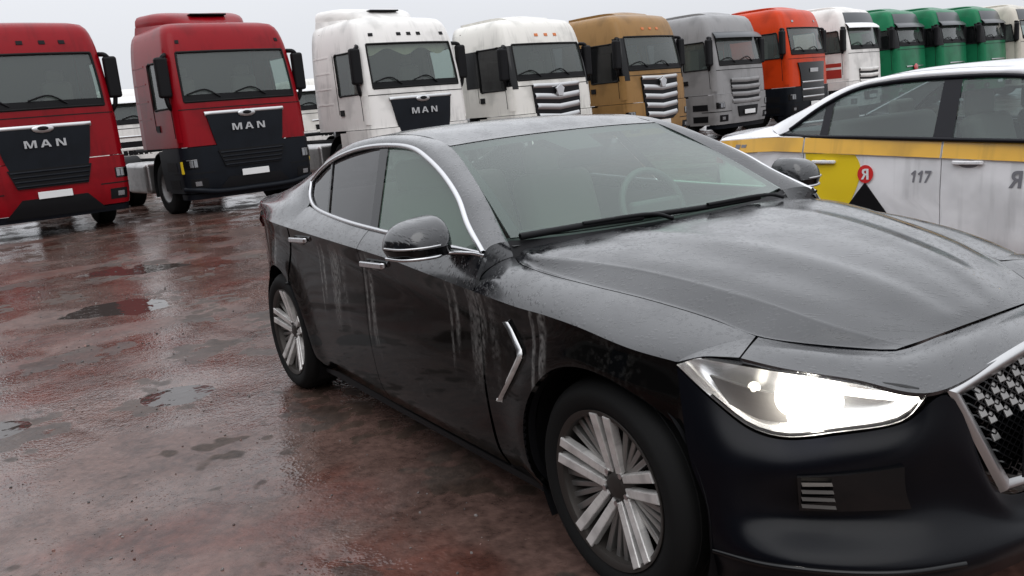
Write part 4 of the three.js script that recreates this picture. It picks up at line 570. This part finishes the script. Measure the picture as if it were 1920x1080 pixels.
  put(t, 'cab_floor', box(cabLen - 0.3, 0.06, 2 * W - 0.1, -cabLen / 2 - 0.1, base + 0.05, 0), TM.chassis);
  for (const z of [-0.62, 0.62]) { const s = new THREE.Group(); s.name = 'seat'; t.add(s); put(s, 'seat_back', box(0.16, 0.75, 0.5, -1.35, yb + 0.12, z, 0.07), M.seat); put(s, 'headrest', box(0.12, 0.2, 0.3, -1.37, yb + 0.6, z, 0.05), M.seat); }
  if (o.curtain) put(t, 'curtain', box(0.03, 0.5, 0.75, -1.3, yb + 0.45, -0.55, 0.01), o.curtain);
  const gx = (y, z = 0) => fT(y) - bow * (z / W) ** 2;
  const plateOn = (pts, d, bevel = 0.01, lift = 0) => { const ys = pts.filter((p) => p[0] > 0).map((p) => [p[1], p[0]]).sort((a, b) => a[0] - b[0]), wd = (y) => { let i = 0; while (i < ys.length - 2 && y > ys[i + 1][0]) i++; return mix(ys[i][1], ys[i + 1][1], clamp((y - ys[i][0]) / (ys[i + 1][0] - ys[i][0]))); }, y0 = ys[0][0], y1 = ys[ys.length - 1][0]; return sheet(Array.from({ length: 9 }, (_, j) => { const y = mix(y0, y1, j / 8), w = wd(y); return Array.from({ length: 17 }, (_, i) => { const z = mix(-w, w, i / 16); return new THREE.Vector3(gx(y, z) + lift + d, y, z); }); }), { skirt: d + 0.02, center: [-2, 1.3, 0] }); };
  const stripsOn = (z0, z1, y, h, d, lift, vee = 0) => { const n = 12, A = [], B = [], C = []; for (let i = 0; i <= n; i++) { const z = mix(z0, z1, i / n), yy = y - vee * (1 - Math.abs(z) / Math.max(Math.abs(z0), Math.abs(z1))); A.push(new THREE.Vector3(gx(yy, z) + lift, yy - h / 2, z)); B.push(new THREE.Vector3(gx(yy, z) + lift + d, yy, z)); C.push(new THREE.Vector3(gx(yy, z) + lift, yy + h / 2, z)); } return sheet([A, B, C], { skirt: 0.015, center: [-1, 1, 0] }); };
  // bumper
  const bb = o.bumperTop ?? base - 0.012, bp = o.bumper ?? TM.dark, bg = patch(-2.6, 2.6, 0.42, bb, 40, 10, 0.03, 0.03, -1.6);
  const bum = put(t, 'bumper', bg, bp);
  put(bum, 'bumper_step', patch(-2.2, 2.2, 0.3, 0.4, 30, 2, 0.02, 0.05, -1.4), o.lip ?? TM.dark);
  for (const q of [-1, 1]) {
    put(bum, 'fog_recess', patch(q * 0.86, q * 1.45, 0.5, 0.68, 10, 3, 0.034, 0.012), M.plastic);
    put(bum, 'bumper_groove', patch(q * 0.72, q * 2.3, 0.765, 0.785, 16, 1, 0.034, 0.006, -1.5), M.seal);
    for (const y of [0.5, 0.82]) put(bum, 'entry_step', patch(q * 2.12, q * 2.5, y, y + 0.17, 4, 2, 0.036, 0.01, -1.6), M.plastic);
    put(t, 'corner_panel', patch(q * 1.55, q * 1.98, base + 0.08, yb - 0.12, 6, 6, 0.012, 0.014), o.paint);
  }
  put(t, 'front_seam', patch(-1.5, 1.5, yb - 0.135, yb - 0.12, 24, 1, 0.004, 0.004), M.seal);
  if (o.mouth) put(bum, 'bumper_opening', plateOn([[-0.5, 0.66], [0.5, 0.66], [0.78, 0.36], [-0.78, 0.36]], 0.012, 0.01, 0.03), M.plastic);
  if (o.frill) put(t, 'windscreen_curtain', sheet(Array.from({ length: 4 }, (_, j) => Array.from({ length: 31 }, (_, i) => { const s = mix(-1.0, 1.0, i / 30), y = mix(yt, yt - 0.16 - 0.07 * Math.sin(s * 7.5 + 0.6), j / 3); return pt(s, y, -0.09 - 0.012 * Math.sin(i * 1.9)); })), { center: [-1, 2, 0] }), o.frill);
  if (o.blade) put(bum, 'bumper_blade', tube([pt(-1.9, 0.5, 0.04).toArray(), pt(-1.1, 0.47, 0.05).toArray(), pt(-0.75, 0.42, 0.06).toArray(), pt(0, 0.41, 0.06).toArray(), pt(0.75, 0.42, 0.06).toArray(), pt(1.1, 0.47, 0.05).toArray(), pt(1.9, 0.5, 0.04).toArray()], 0.05, 40, 8), TM.dark);
  for (const q of [-1, 1]) {
    const h = put(t, 'headlight', patch(q * 0.98, q * 1.7, 0.86, 1.03, 10, 3, 0.04, 0.03), M.gloss);
    for (const [b, e] of [[1.01, 1.16], [1.2, 1.36]]) put(h, 'headlight_lamp', patch(q * b, q * e, 0.885, 1.005, 6, 3, 0.046, 0.012), TM.lampGlass); put(h, 'running_light', patch(q * 1.0, q * 1.5, 1.012, 1.022, 8, 1, 0.046, 0.01), M.satin);
    put(t, 'fog_light', patch(q * 0.98, q * 1.25, 0.55, 0.63, 6, 2, 0.045, 0.02), TM.lampGlass);
    if (o.tag) put(t, 'reflector_tag', patch(q * 1.72, q * 1.9, 0.78, 1.0, 2, 2, 0.04, 0.01), TM.yellowTag);
  }
  put(t, 'number_plate', box(0.015, 0.115, 0.52, pt(0, 0.71).x + (o.grille === 'bars' ? 0.1 : 0.055), o.plateY ?? 0.71, 0, 0.004), M.plate);
  // grille
  if (o.grille === 'lion') {
    const g = put(t, 'grille', plateOn([[-0.74, 1.8], [0.74, 1.8], [0.66, 1.34], [0.6, 1.14], [-0.6, 1.14], [-0.66, 1.34]], 0.03, 0.012, 0.004), TM.dark);
    put(t, 'lower_grille', plateOn([[-0.64, 1.15], [0.64, 1.15], [0.54, 0.84], [-0.54, 0.84]], 0.03, 0.01, 0.03), M.plastic);
    for (let k = 0; k < 4; k++) put(g, 'grille_slat', stripsOn(-0.6 + 0.02 * k, 0.6 - 0.02 * k, 1.1 - 0.075 * k, 0.035, 0.02, 0.06), TM.dark);
    put(g, 'chrome_bar', stripsOn(-0.76, 0.76, 1.805, 0.075, 0.03, 0.02, 0.0), M.satin);
    put(g, 'emblem', new THREE.SphereGeometry(1, 20, 10).scale(0.03, 0.07, 0.17).translate(gx(1.775) + 0.045, 1.775, 0), M.satin);
    put(g, 'emblem_lion', new THREE.SphereGeometry(1, 16, 8).scale(0.02, 0.035, 0.09).translate(gx(1.78) + 0.066, 1.782, 0), M.plastic);
    ['M', 'A', 'N'].forEach((ch, i) => put(g, 'lettering', text(ch, 0.12, 0.02, 1.5).rotateY(Math.PI / 2).translate(gx(1.54) + 0.045, 1.54, 0.23 - 0.23 * i), M.satin));
  } else if (o.grille === 'vee') {
    const g = put(t, 'grille', plateOn([[-0.72, 1.86], [0.72, 1.86], [0.66, 0.86], [0.4, 0.78], [-0.4, 0.78], [-0.66, 0.86]], 0.04, 0.012, 0.004), M.plastic);
    for (let k = 0; k < 5; k++) put(g, 'chrome_bar', stripsOn(-0.71 + 0.03 * k, 0.71 - 0.03 * k, 1.84 - 0.225 * k, k ? 0.13 : 0.1, 0.035, 0.045, k ? 0.05 : 0.02), M.satin);
    const e = poly([[0, 0.13], [0.12, 0.05], [0.06, -0.11], [-0.06, -0.11], [-0.12, 0.05]]); put(g, 'emblem', new THREE.ExtrudeGeometry(e, { depth: 0.03, bevelEnabled: true, bevelSize: 0.012, bevelThickness: 0.012 }).rotateY(Math.PI / 2).translate(gx(1.7) + 0.08, 1.7, 0), M.chrome);
  } else if (o.grille === 'bars') {
    const g = put(t, 'grille', plateOn([[-0.7, 1.62], [0.7, 1.62], [0.64, 0.95], [-0.64, 0.95]], 0.03, 0.012, 0.004), M.plastic);
    for (let k = 0; k < 4; k++) put(g, 'grille_bar', stripsOn(-0.7, 0.7, 1.6 - 0.19 * k, 0.12, 0.04, 0.035, 0.02), o.barMat ?? o.paint);
    put(t, 'lower_grille', plateOn([[-0.5, 0.88], [0.5, 0.88], [0.44, 0.6], [-0.44, 0.6]], 0.03, 0.01, 0.035), M.plastic);
  } else if (o.grille === 'tall') {
    const g = put(t, 'grille', plateOn([[-0.82, 1.95], [0.82, 1.95], [0.72, 1.6], [0.7, 0.8], [-0.7, 0.8], [-0.72, 1.6]], 0.035, 0.012, 0.004), M.gloss);
    for (let k = 0; k < 3; k++) put(g, 'grille_bar', stripsOn(-0.68, 0.68, 1.36 - 0.22 * k, 0.05, 0.02, 0.045), M.satin);
    put(g, 'emblem', box(0.02, 0.12, 0.5, gx(1.7) + 0.05, 1.7, 0, 0.008), M.satin);
  } else if (o.grille === 'slot') {
    const g = put(t, 'grille', plateOn([[-0.62, 1.42], [0.62, 1.42], [0.58, 1.05], [-0.58, 1.05]], 0.02, 0.008, 0.01), M.plastic);
    put(g, 'chrome_bar', stripsOn(-0.7, 0.7, 1.55, 0.05, 0.02, 0.01), M.satin);
    put(g, 'grille_bar', stripsOn(-0.6, 0.6, 1.22, 0.1, 0.02, 0.025), o.paint);
  }
  if (o.badge) put(t, 'badge', new THREE.SphereGeometry(1, 16, 10).scale(0.04, 0.14, 0.17).translate(gx(1.5) + 0.05, 1.5, 0.1), M.red);
  // roof things
  if (o.visor) put(t, 'sun_visor', sheet([0, 1, 2, 3].map((j) => Array.from({ length: 25 }, (_, i) => pt(mix(-1.3, 1.3, i / 24), yt + [0.12, 0.07, 0.0, -0.05][j], [0.02, 0.1, 0.16, 0.17][j]))), { skirt: 0.012, center: [-1, 2.5, 0] }), o.visor);
  if (o.forehead) put(t, 'roof_front_panel', patch(-1.25, 1.25, yt + 0.04, mix(yt, top, 0.72), 24, 6, 0.012, 0.01), o.forehead);
  if (o.markers) for (const q of o.markers) put(t, 'marker_light', patch(q - 0.05, q + 0.05, mix(yt, top, 0.28), mix(yt, top, 0.28) + 0.06, 2, 1, 0.012, 0.012), o.markerMat ?? M.plastic);
  if (o.spoiler) {
    const sh = o.spoiler, row = (x, y, w, e = 0.06) => [[x, top - 0.18, w + 0.02], [x, y - e, w], [x, y, w - 0.1], [x, y + 0.01, 0], [x, y, -w + 0.1], [x, y - e, -w], [x, top - 0.18, -w - 0.02]];
    put(t, 'roof_spoiler', loft([row(-0.85, top - 0.06, 0.5), row(-1.2, top + 0.22 * sh, 0.72), row(-1.7, top + 0.36 * sh, 0.86), row(-cabLen - 0.05, top + 0.4 * sh, 0.95)], 36, 20, { center: [-1.5, top - 0.5, 0], skirt: 0.02 }), o.paint);
    put(t, 'spoiler_side', loft([[[-1.1, top - 0.16, W - 0.28], [-cabLen, top - 0.2, W - 0.16]], [[-1.25, top + 0.02, W - 0.4], [-cabLen, top + 0.08, W - 0.22]]], 8, 4, { skirt: 0.02 }), o.paint);
    put(t, 'roof_hatch', box(0.5, 0.03, 0.7, -1.3, top + 0.24 * sh, 0, 0.01).rotateZ(0), M.plastic);
  }
  if (o.hump) put(t, 'roof_hump', loft([[[-0.75, top - 0.03, 0.6], [-0.75, top - 0.02, 0], [-0.75, top - 0.03, -0.6]], [[-1.1, top + 0.06, 0.72], [-1.1, top + 0.1, 0], [-1.1, top + 0.06, -0.72]], [[-cabLen, top + 0.04, 0.85], [-cabLen, top + 0.14, 0], [-cabLen, top + 0.04, -0.85]]], 20, 12, { skirt: 0.1, center: [-1.5, 1, 0] }), o.paint);
  // mirrors
  for (const q of [-1, 1]) {
    const mg = new THREE.Group(); mg.name = 'side_mirror'; t.add(mg);
    const a = pt(q * 1.75, yt - 0.02), zz = q * (W + 0.08);
    put(mg, 'mirror_arm', tube([a.toArray(), [-0.28, yt - 0.05, q * (W + 0.02)], [-0.3, yt - 0.12, zz]], 0.04, 16, 6), M.plastic);
    put(mg, 'mirror_housing', box(0.15, 0.7, 0.22, -0.3, yt - 0.42, zz, 0.05), M.plastic);
    put(mg, 'lower_arm', tube([[-0.3, yt - 0.74, zz], [-0.32, yb - 0.02, q * (W + 0.05)], pt(q * 2.02, yb - 0.1).toArray()], 0.04, 12, 6), M.plastic);
  }
  // graphics on the side
  if (o.graphic) for (const q of [-1, 1]) { put(t, 'side_print', patch(q * 2.05, q * 2.7, base + 0.12, base + 0.4, 6, 2, 0.004, 0.003), o.graphic); put(t, 'side_print', patch(q * 2.05, q * 2.5, base + 0.48, base + 0.6, 6, 2, 0.004, 0.003), o.graphic); }
  // wheels and chassis
  const wheelGeo = () => { const l = new THREE.LatheGeometry([[0.27, -0.14], [0.32, -0.15], [0.46, -0.15], [0.5, -0.12], [0.505, -0.06], [0.505, 0.06], [0.5, 0.12], [0.46, 0.15], [0.32, 0.15], [0.27, 0.14]].map((p) => new THREE.Vector2(p[0], p[1])), 36); l.rotateX(Math.PI / 2); return l; };
  const rimGeo = (dir) => { const l = new THREE.LatheGeometry([[0, 0.1], [0.09, 0.1], [0.1, 0.04], [0.2, 0.02], [0.25, 0.06], [0.275, 0.13], [0.285, 0.145]].map((p) => new THREE.Vector2(p[0], p[1] * dir)), 28); l.rotateX(Math.PI / 2); return l; };
  const wg = wheelGeo(), wheelAt = (x, z) => { const g = new THREE.Group(); g.name = 'wheel'; g.position.set(x, 0.505, z); t.add(g); put(g, 'tyre', wg, M.rubber); put(g, 'rim', rimGeo(Math.sign(z)), TM.steel); };
  for (const q of [-1, 1]) { wheelAt(-1.45, q * 1.03); wheelAt(-5.05, q * 1.05); wheelAt(-5.05, q * 0.72);
    put(t, 'wheel_arch', (() => { const G = [[], []]; for (let i = 0; i <= 20; i++) { const a = mix(-0.15, Math.PI + 0.3, i / 20); for (const j of [0, 1]) G[j].push(new THREE.Vector3(-1.45 + 0.6 * Math.cos(a), 0.52 + 0.66 * Math.sin(a), q * (j ? 1.2 : 0.8))); } return sheet(G, { skirt: 0.02, center: [-1.45, 0.5, q] }); })(), TM.chassis);
    put(t, 'mudguard', (() => { const G = [[], []]; for (let i = 0; i <= 16; i++) { const a = mix(0.15, Math.PI - 0.15, i / 16); for (const j of [0, 1]) G[j].push(new THREE.Vector3(-5.05 + 0.58 * Math.cos(a), 0.52 + 0.6 * Math.sin(a), q * (j ? 1.22 : 0.55))); } return sheet(G, { skirt: 0.02, center: [-5.05, 0.5, q] }); })(), TM.chassis);
    put(t, 'chassis_rail', box(5.6, 0.26, 0.08, -3.3, 0.9, q * 0.4), TM.chassis);
    put(t, 'side_step', patch(q * 2.42, q * 2.6, 0.45, base - 0.05, 3, 3, 0.0, 0.05, -2.1), bp);
    put(t, 'fuel_tank', box(1.35, 0.62, 0.55, -3.15, 0.68, q * 0.93, 0.1), TM.tank);
    put(t, 'cab_mount', box(0.3, 0.5, 0.3, -2.05, 1.05, q * 0.75, 0.03), TM.chassis);
  }
  put(t, 'engine_block', box(2.0, 0.75, 0.85, -1.3, 0.85, 0, 0.08), TM.chassis);
  put(t, 'axle', merge([cyl(0.08, 0.08, 2.1, 10, 'z').translate(-1.45, 0.5, 0), cyl(0.1, 0.1, 2.0, 10, 'z').translate(-5.05, 0.5, 0), new THREE.SphereGeometry(0.24, 14, 10).translate(-5.05, 0.52, 0)]), TM.chassis);
  put(t, 'fifth_wheel', box(0.9, 0.08, 0.9, -4.9, 1.2, 0, 0.03), TM.chassis);
  put(t, 'air_tank', cyl(0.16, 0.16, 0.9, 16, 'x').translate(-3.0, 1.16, 0.1), TM.steel);
  t.traverse((m) => { if (m.isMesh) m.castShadow = m.receiveShadow = true; });
  return t;
}
{
  const red = truckPaint(0.235, 0.002, 0.007), white = truckPaint(0.8, 0.79, 0.77), ivory = truckPaint(0.76, 0.75, 0.71), gold = truckPaint(0.29, 0.165, 0.06), silver = truckPaint(0.27, 0.27, 0.275), orange = truckPaint(0.55, 0.045, 0.006), green = truckPaint(0.012, 0.17, 0.075), cream = truckPaint(0.6, 0.57, 0.5);
  const greyVisor = P({ color: lin(0.05, 0.055, 0.06), roughness: 0.3 }), redPrint = P({ color: lin(0.4, 0.04, 0.03), roughness: 0.4 });
  const row = 'truck tractors parked in the row', place = (t, name, label, x, z, turn = 0) => { t.name = numbered(name); t.position.set(x, 0, z); t.rotation.y = turn; t.userData = { label, category: 'truck', group: row }; scene.add(t); return t; };
  const sc = (s, z) => [1.92 - 16.42 * s, 2.36 + s * (z - 2.36)];
  place(makeTruck({ paint: red, bumper: red, mouth: true, grille: 'lion', markers: [-0.62, -0.3, 0.05, 1.0], ribs: true, top: 3.55, yb: 2.1, yt: 2.98 }), 'truck_tractor', 'red truck tractor with a red bumper, no roof spoiler', -14.45, 0.86, 0.1);
  place(makeTruck({ paint: red, bumper: TM.dark, blade: true, mouth: true, grille: 'lion', tag: true, spoiler: 0.75, ribs: true, markers: [-1.0, 1.0], top: 3.47 }), 'truck_tractor', 'red truck tractor with a dark grey bumper and a red roof spoiler', -14.45, -2.5, 0.12);
  place(makeTruck({ paint: white, bumper: white, frill: P({ color: lin(0.42, 0.4, 0.28), roughness: 0.9 }), grille: 'lion', spoiler: 0.75, top: 3.47, ribs: true, markers: [-0.9, -0.25, 0, 0.25, 0.9] }), 'truck_tractor', 'white truck tractor with a roof spoiler and a black grille panel', -14.45, -6.15, 0.12);
  place(makeTruck({ paint: ivory, bumper: ivory, grille: 'vee', blackSide: 2.74, hump: true, markers: [-0.3, 0, 0.3], markerMat: TM.amber, side: [2.03, 2.48, 1.8, 2.72], yb: 1.98, yt: 2.76, top: 3.36 }), 'truck_tractor', 'white truck tractor with chrome vee grille bars and black side windows', ...sc(1.0, -9.62), 0.13);
  place(makeTruck({ paint: gold, bumper: gold, grille: 'vee', blackSide: 2.74, hump: true, markers: [-0.3, 0, 0.3], markerMat: TM.amber, side: [2.03, 2.48, 1.8, 2.72], yb: 2.04, yt: 2.86, top: 3.46 }), 'truck_tractor', 'gold truck tractor with chrome vee grille bars and black side windows', ...sc(1.04, -12.75), 0.17);
  place(makeTruck({ paint: silver, bumper: silver, grille: 'bars', visor: greyVisor, hump: true, curtain: redPrint, yb: 2.02, yt: 2.8, top: 3.45 }), 'truck_tractor', 'silver grey truck tractor with a dark sun visor', ...sc(1.07, -15.75), 0.17);
  place(makeTruck({ paint: orange, bumper: TM.dark, grille: 'tall', hump: true, markers: [-0.7, 0.7], markerMat: TM.lampGlass, yb: 2.2, yt: 2.98, top: 3.6 }), 'truck_tractor', 'orange truck tractor with a tall black grille', ...sc(1.1, -18.45), 0.2);
  place(makeTruck({ paint: white, bumper: white, grille: 'bars', barMat: white, forehead: greyVisor, visor: M.white, graphic: redPrint, hump: true, yb: 2.26, yt: 2.98, top: 3.62 }), 'truck_tractor', 'white truck tractor with a dark forehead and red side print', ...sc(1.13, -21.0), 0.2);
  const gopt = { paint: green, bumper: green, grille: 'slot', forehead: greyVisor, visor: greyVisor, hump: true, blackSide: 2.55, yb: 2.28, yt: 2.96, top: 3.58 };
  place(makeTruck({ ...gopt, badge: true }), 'truck_tractor', 'green truck tractor with a red badge on its front', ...sc(1.17, -23.3), 0.18);
  place(makeTruck(gopt), 'truck_tractor', 'green truck tractor without a badge, standing between two other green ones', ...sc(1.17, -25.6), 0.18);
  place(makeTruck(gopt), 'truck_tractor', 'green truck tractor without a badge, standing beside the cream truck', ...sc(1.17, -28.0), 0.18);
  place(makeTruck({ paint: cream, bumper: cream, grille: 'bars', forehead: greyVisor, hump: true, yb: 2.26, yt: 2.96, top: 3.6 }), 'truck_tractor', 'cream truck tractor standing beyond the green ones', ...sc(1.17, -30.3), 0.18);
  const back = (label, x, z, o = {}) => { const t = place(makeTruck({ paint: white, bumper: white, grille: 'slot', yb: 1.9, yt: 2.5, top: 2.85, visor: M.white, ...o }), 'truck_tractor', label, x, z); t.userData.group = 'white truck tractors in the row behind'; };
  back('low white truck tractor in the row behind, between the two red trucks', -24, -2.1); back('low white truck tractor in the row behind, between the red and white trucks with spoilers', -24.5, -8.2, { paint: ivory });
}
// ---------------------------------------------------------------- small things
{
  const R = rng(77), n = 2600, g = new THREE.IcosahedronGeometry(1, 0).scale(1, 0.6, 0.8), im = new THREE.InstancedMesh(g, P({ color: 0xffffff, roughness: 0.5, flatShading: true }), n), m = new THREE.Matrix4(), q = new THREE.Quaternion(), c = new THREE.Color();
  for (let i = 0; i < n; i++) {
    const near = i < 1500, x = near ? mix(-6, 1.2, R()) : mix(-14, -4, R()), z = near ? mix(0.9, 3.6, R() ** 0.8) : mix(-1, 5, R()), s = mix(0.0025, 0.009, R() ** 4) * (near ? 1 : 1.6);
    q.setFromEuler(new THREE.Euler(R() * 0.6, R() * 6.3, R() * 0.6)); m.compose(new THREE.Vector3(x, groundY(x, z) + s * 0.25, z), q, new THREE.Vector3(s, s, s)); im.setMatrixAt(i, m);
    const k = mix(0.05, 0.22, R() ** 2), w = R() < 0.3; c.setRGB(k * 1.1, k * (w ? 0.6 : 0.95), k * (w ? 0.5 : 0.9)); im.setColorAt(i, c);
  }
  im.name = 'gravel'; im.castShadow = im.receiveShadow = true; im.userData = { kind: 'stuff', label: 'fine loose gravel scattered over the wet dirt lot', category: 'gravel' }; scene.add(im);
  const grey = P({ color: lin(0.3, 0.3, 0.31), roughness: 0.6 });
  for (const [x, z] of [[-42, -88], [-44, -96]]) {
    const p = thing('lamp_post', 'tall thin grey lamp post far behind the green trucks', 'lamp post', [x, 0, z], 0, 'far lamp posts');
    put(p, 'pole', cyl(0.09, 0.16, 12, 12).translate(0, 6, 0), grey); put(p, 'bracket', tube([[0, 11.8, 0], [0.3, 12.3, 0], [1.2, 12.5, 0]], 0.06, 12, 6), grey); put(p, 'lamp_head', box(0.7, 0.12, 0.28, 1.5, 12.5, 0, 0.04), grey);
  }
}

{ // unseen dark hall, added behind the camera for the sedan's flank to mirror
  const hall = thing('added_hall', 'long dark metal hall added out of view for the black sedan to mirror', 'building', [4, 0, 17]);
  const wallM = P({ color: lin(0.045, 0.042, 0.04), map: rep(grime, 6, 4), roughness: 0.7 }), roofM = P({ color: lin(0.06, 0.06, 0.062), roughness: 0.6 }), gateM = P({ color: lin(0.03, 0.045, 0.07), map: rep(grime, 3), roughness: 0.5 }), baseM = P({ color: lin(0.18, 0.17, 0.16), roughness: 0.9 });
  put(hall, 'plinth', box(90, 0.6, 14.1, 0, 0.3, 7), baseM);
  put(hall, 'wall', box(89.8, 7.6, 13.9, 0, 4.4, 7), wallM);
  put(hall, 'roof', ext([[-7.4, 8.2], [7.4, 8.2], [7.4, 8.4], [0, 9.6], [-7.4, 8.4]], 90.6).rotateY(Math.PI / 2).translate(-45.3, 0, 7), roofM);
  const rib = new THREE.BoxGeometry(0.14, 7.6, 0.05); for (let k = 0; k < 150; k++) { const r = put(hall, 'wall_rib', rib, wallM); r.position.set(-44.7 + 0.6 * k, 4.4, 0.04); }
  for (const x of [-30, -10, 10, 30]) { const g = put(hall, 'gate', box(4.2, 4.6, 0.12, x, 2.35, -0.03), gateM); for (let k = 0; k < 4; k++) put(g, 'gate_panel', box(4.0, 0.98, 0.04, x, 0.7 + 1.1 * k, -0.1, 0.015), gateM); }
}
renderer.render(scene, camera);
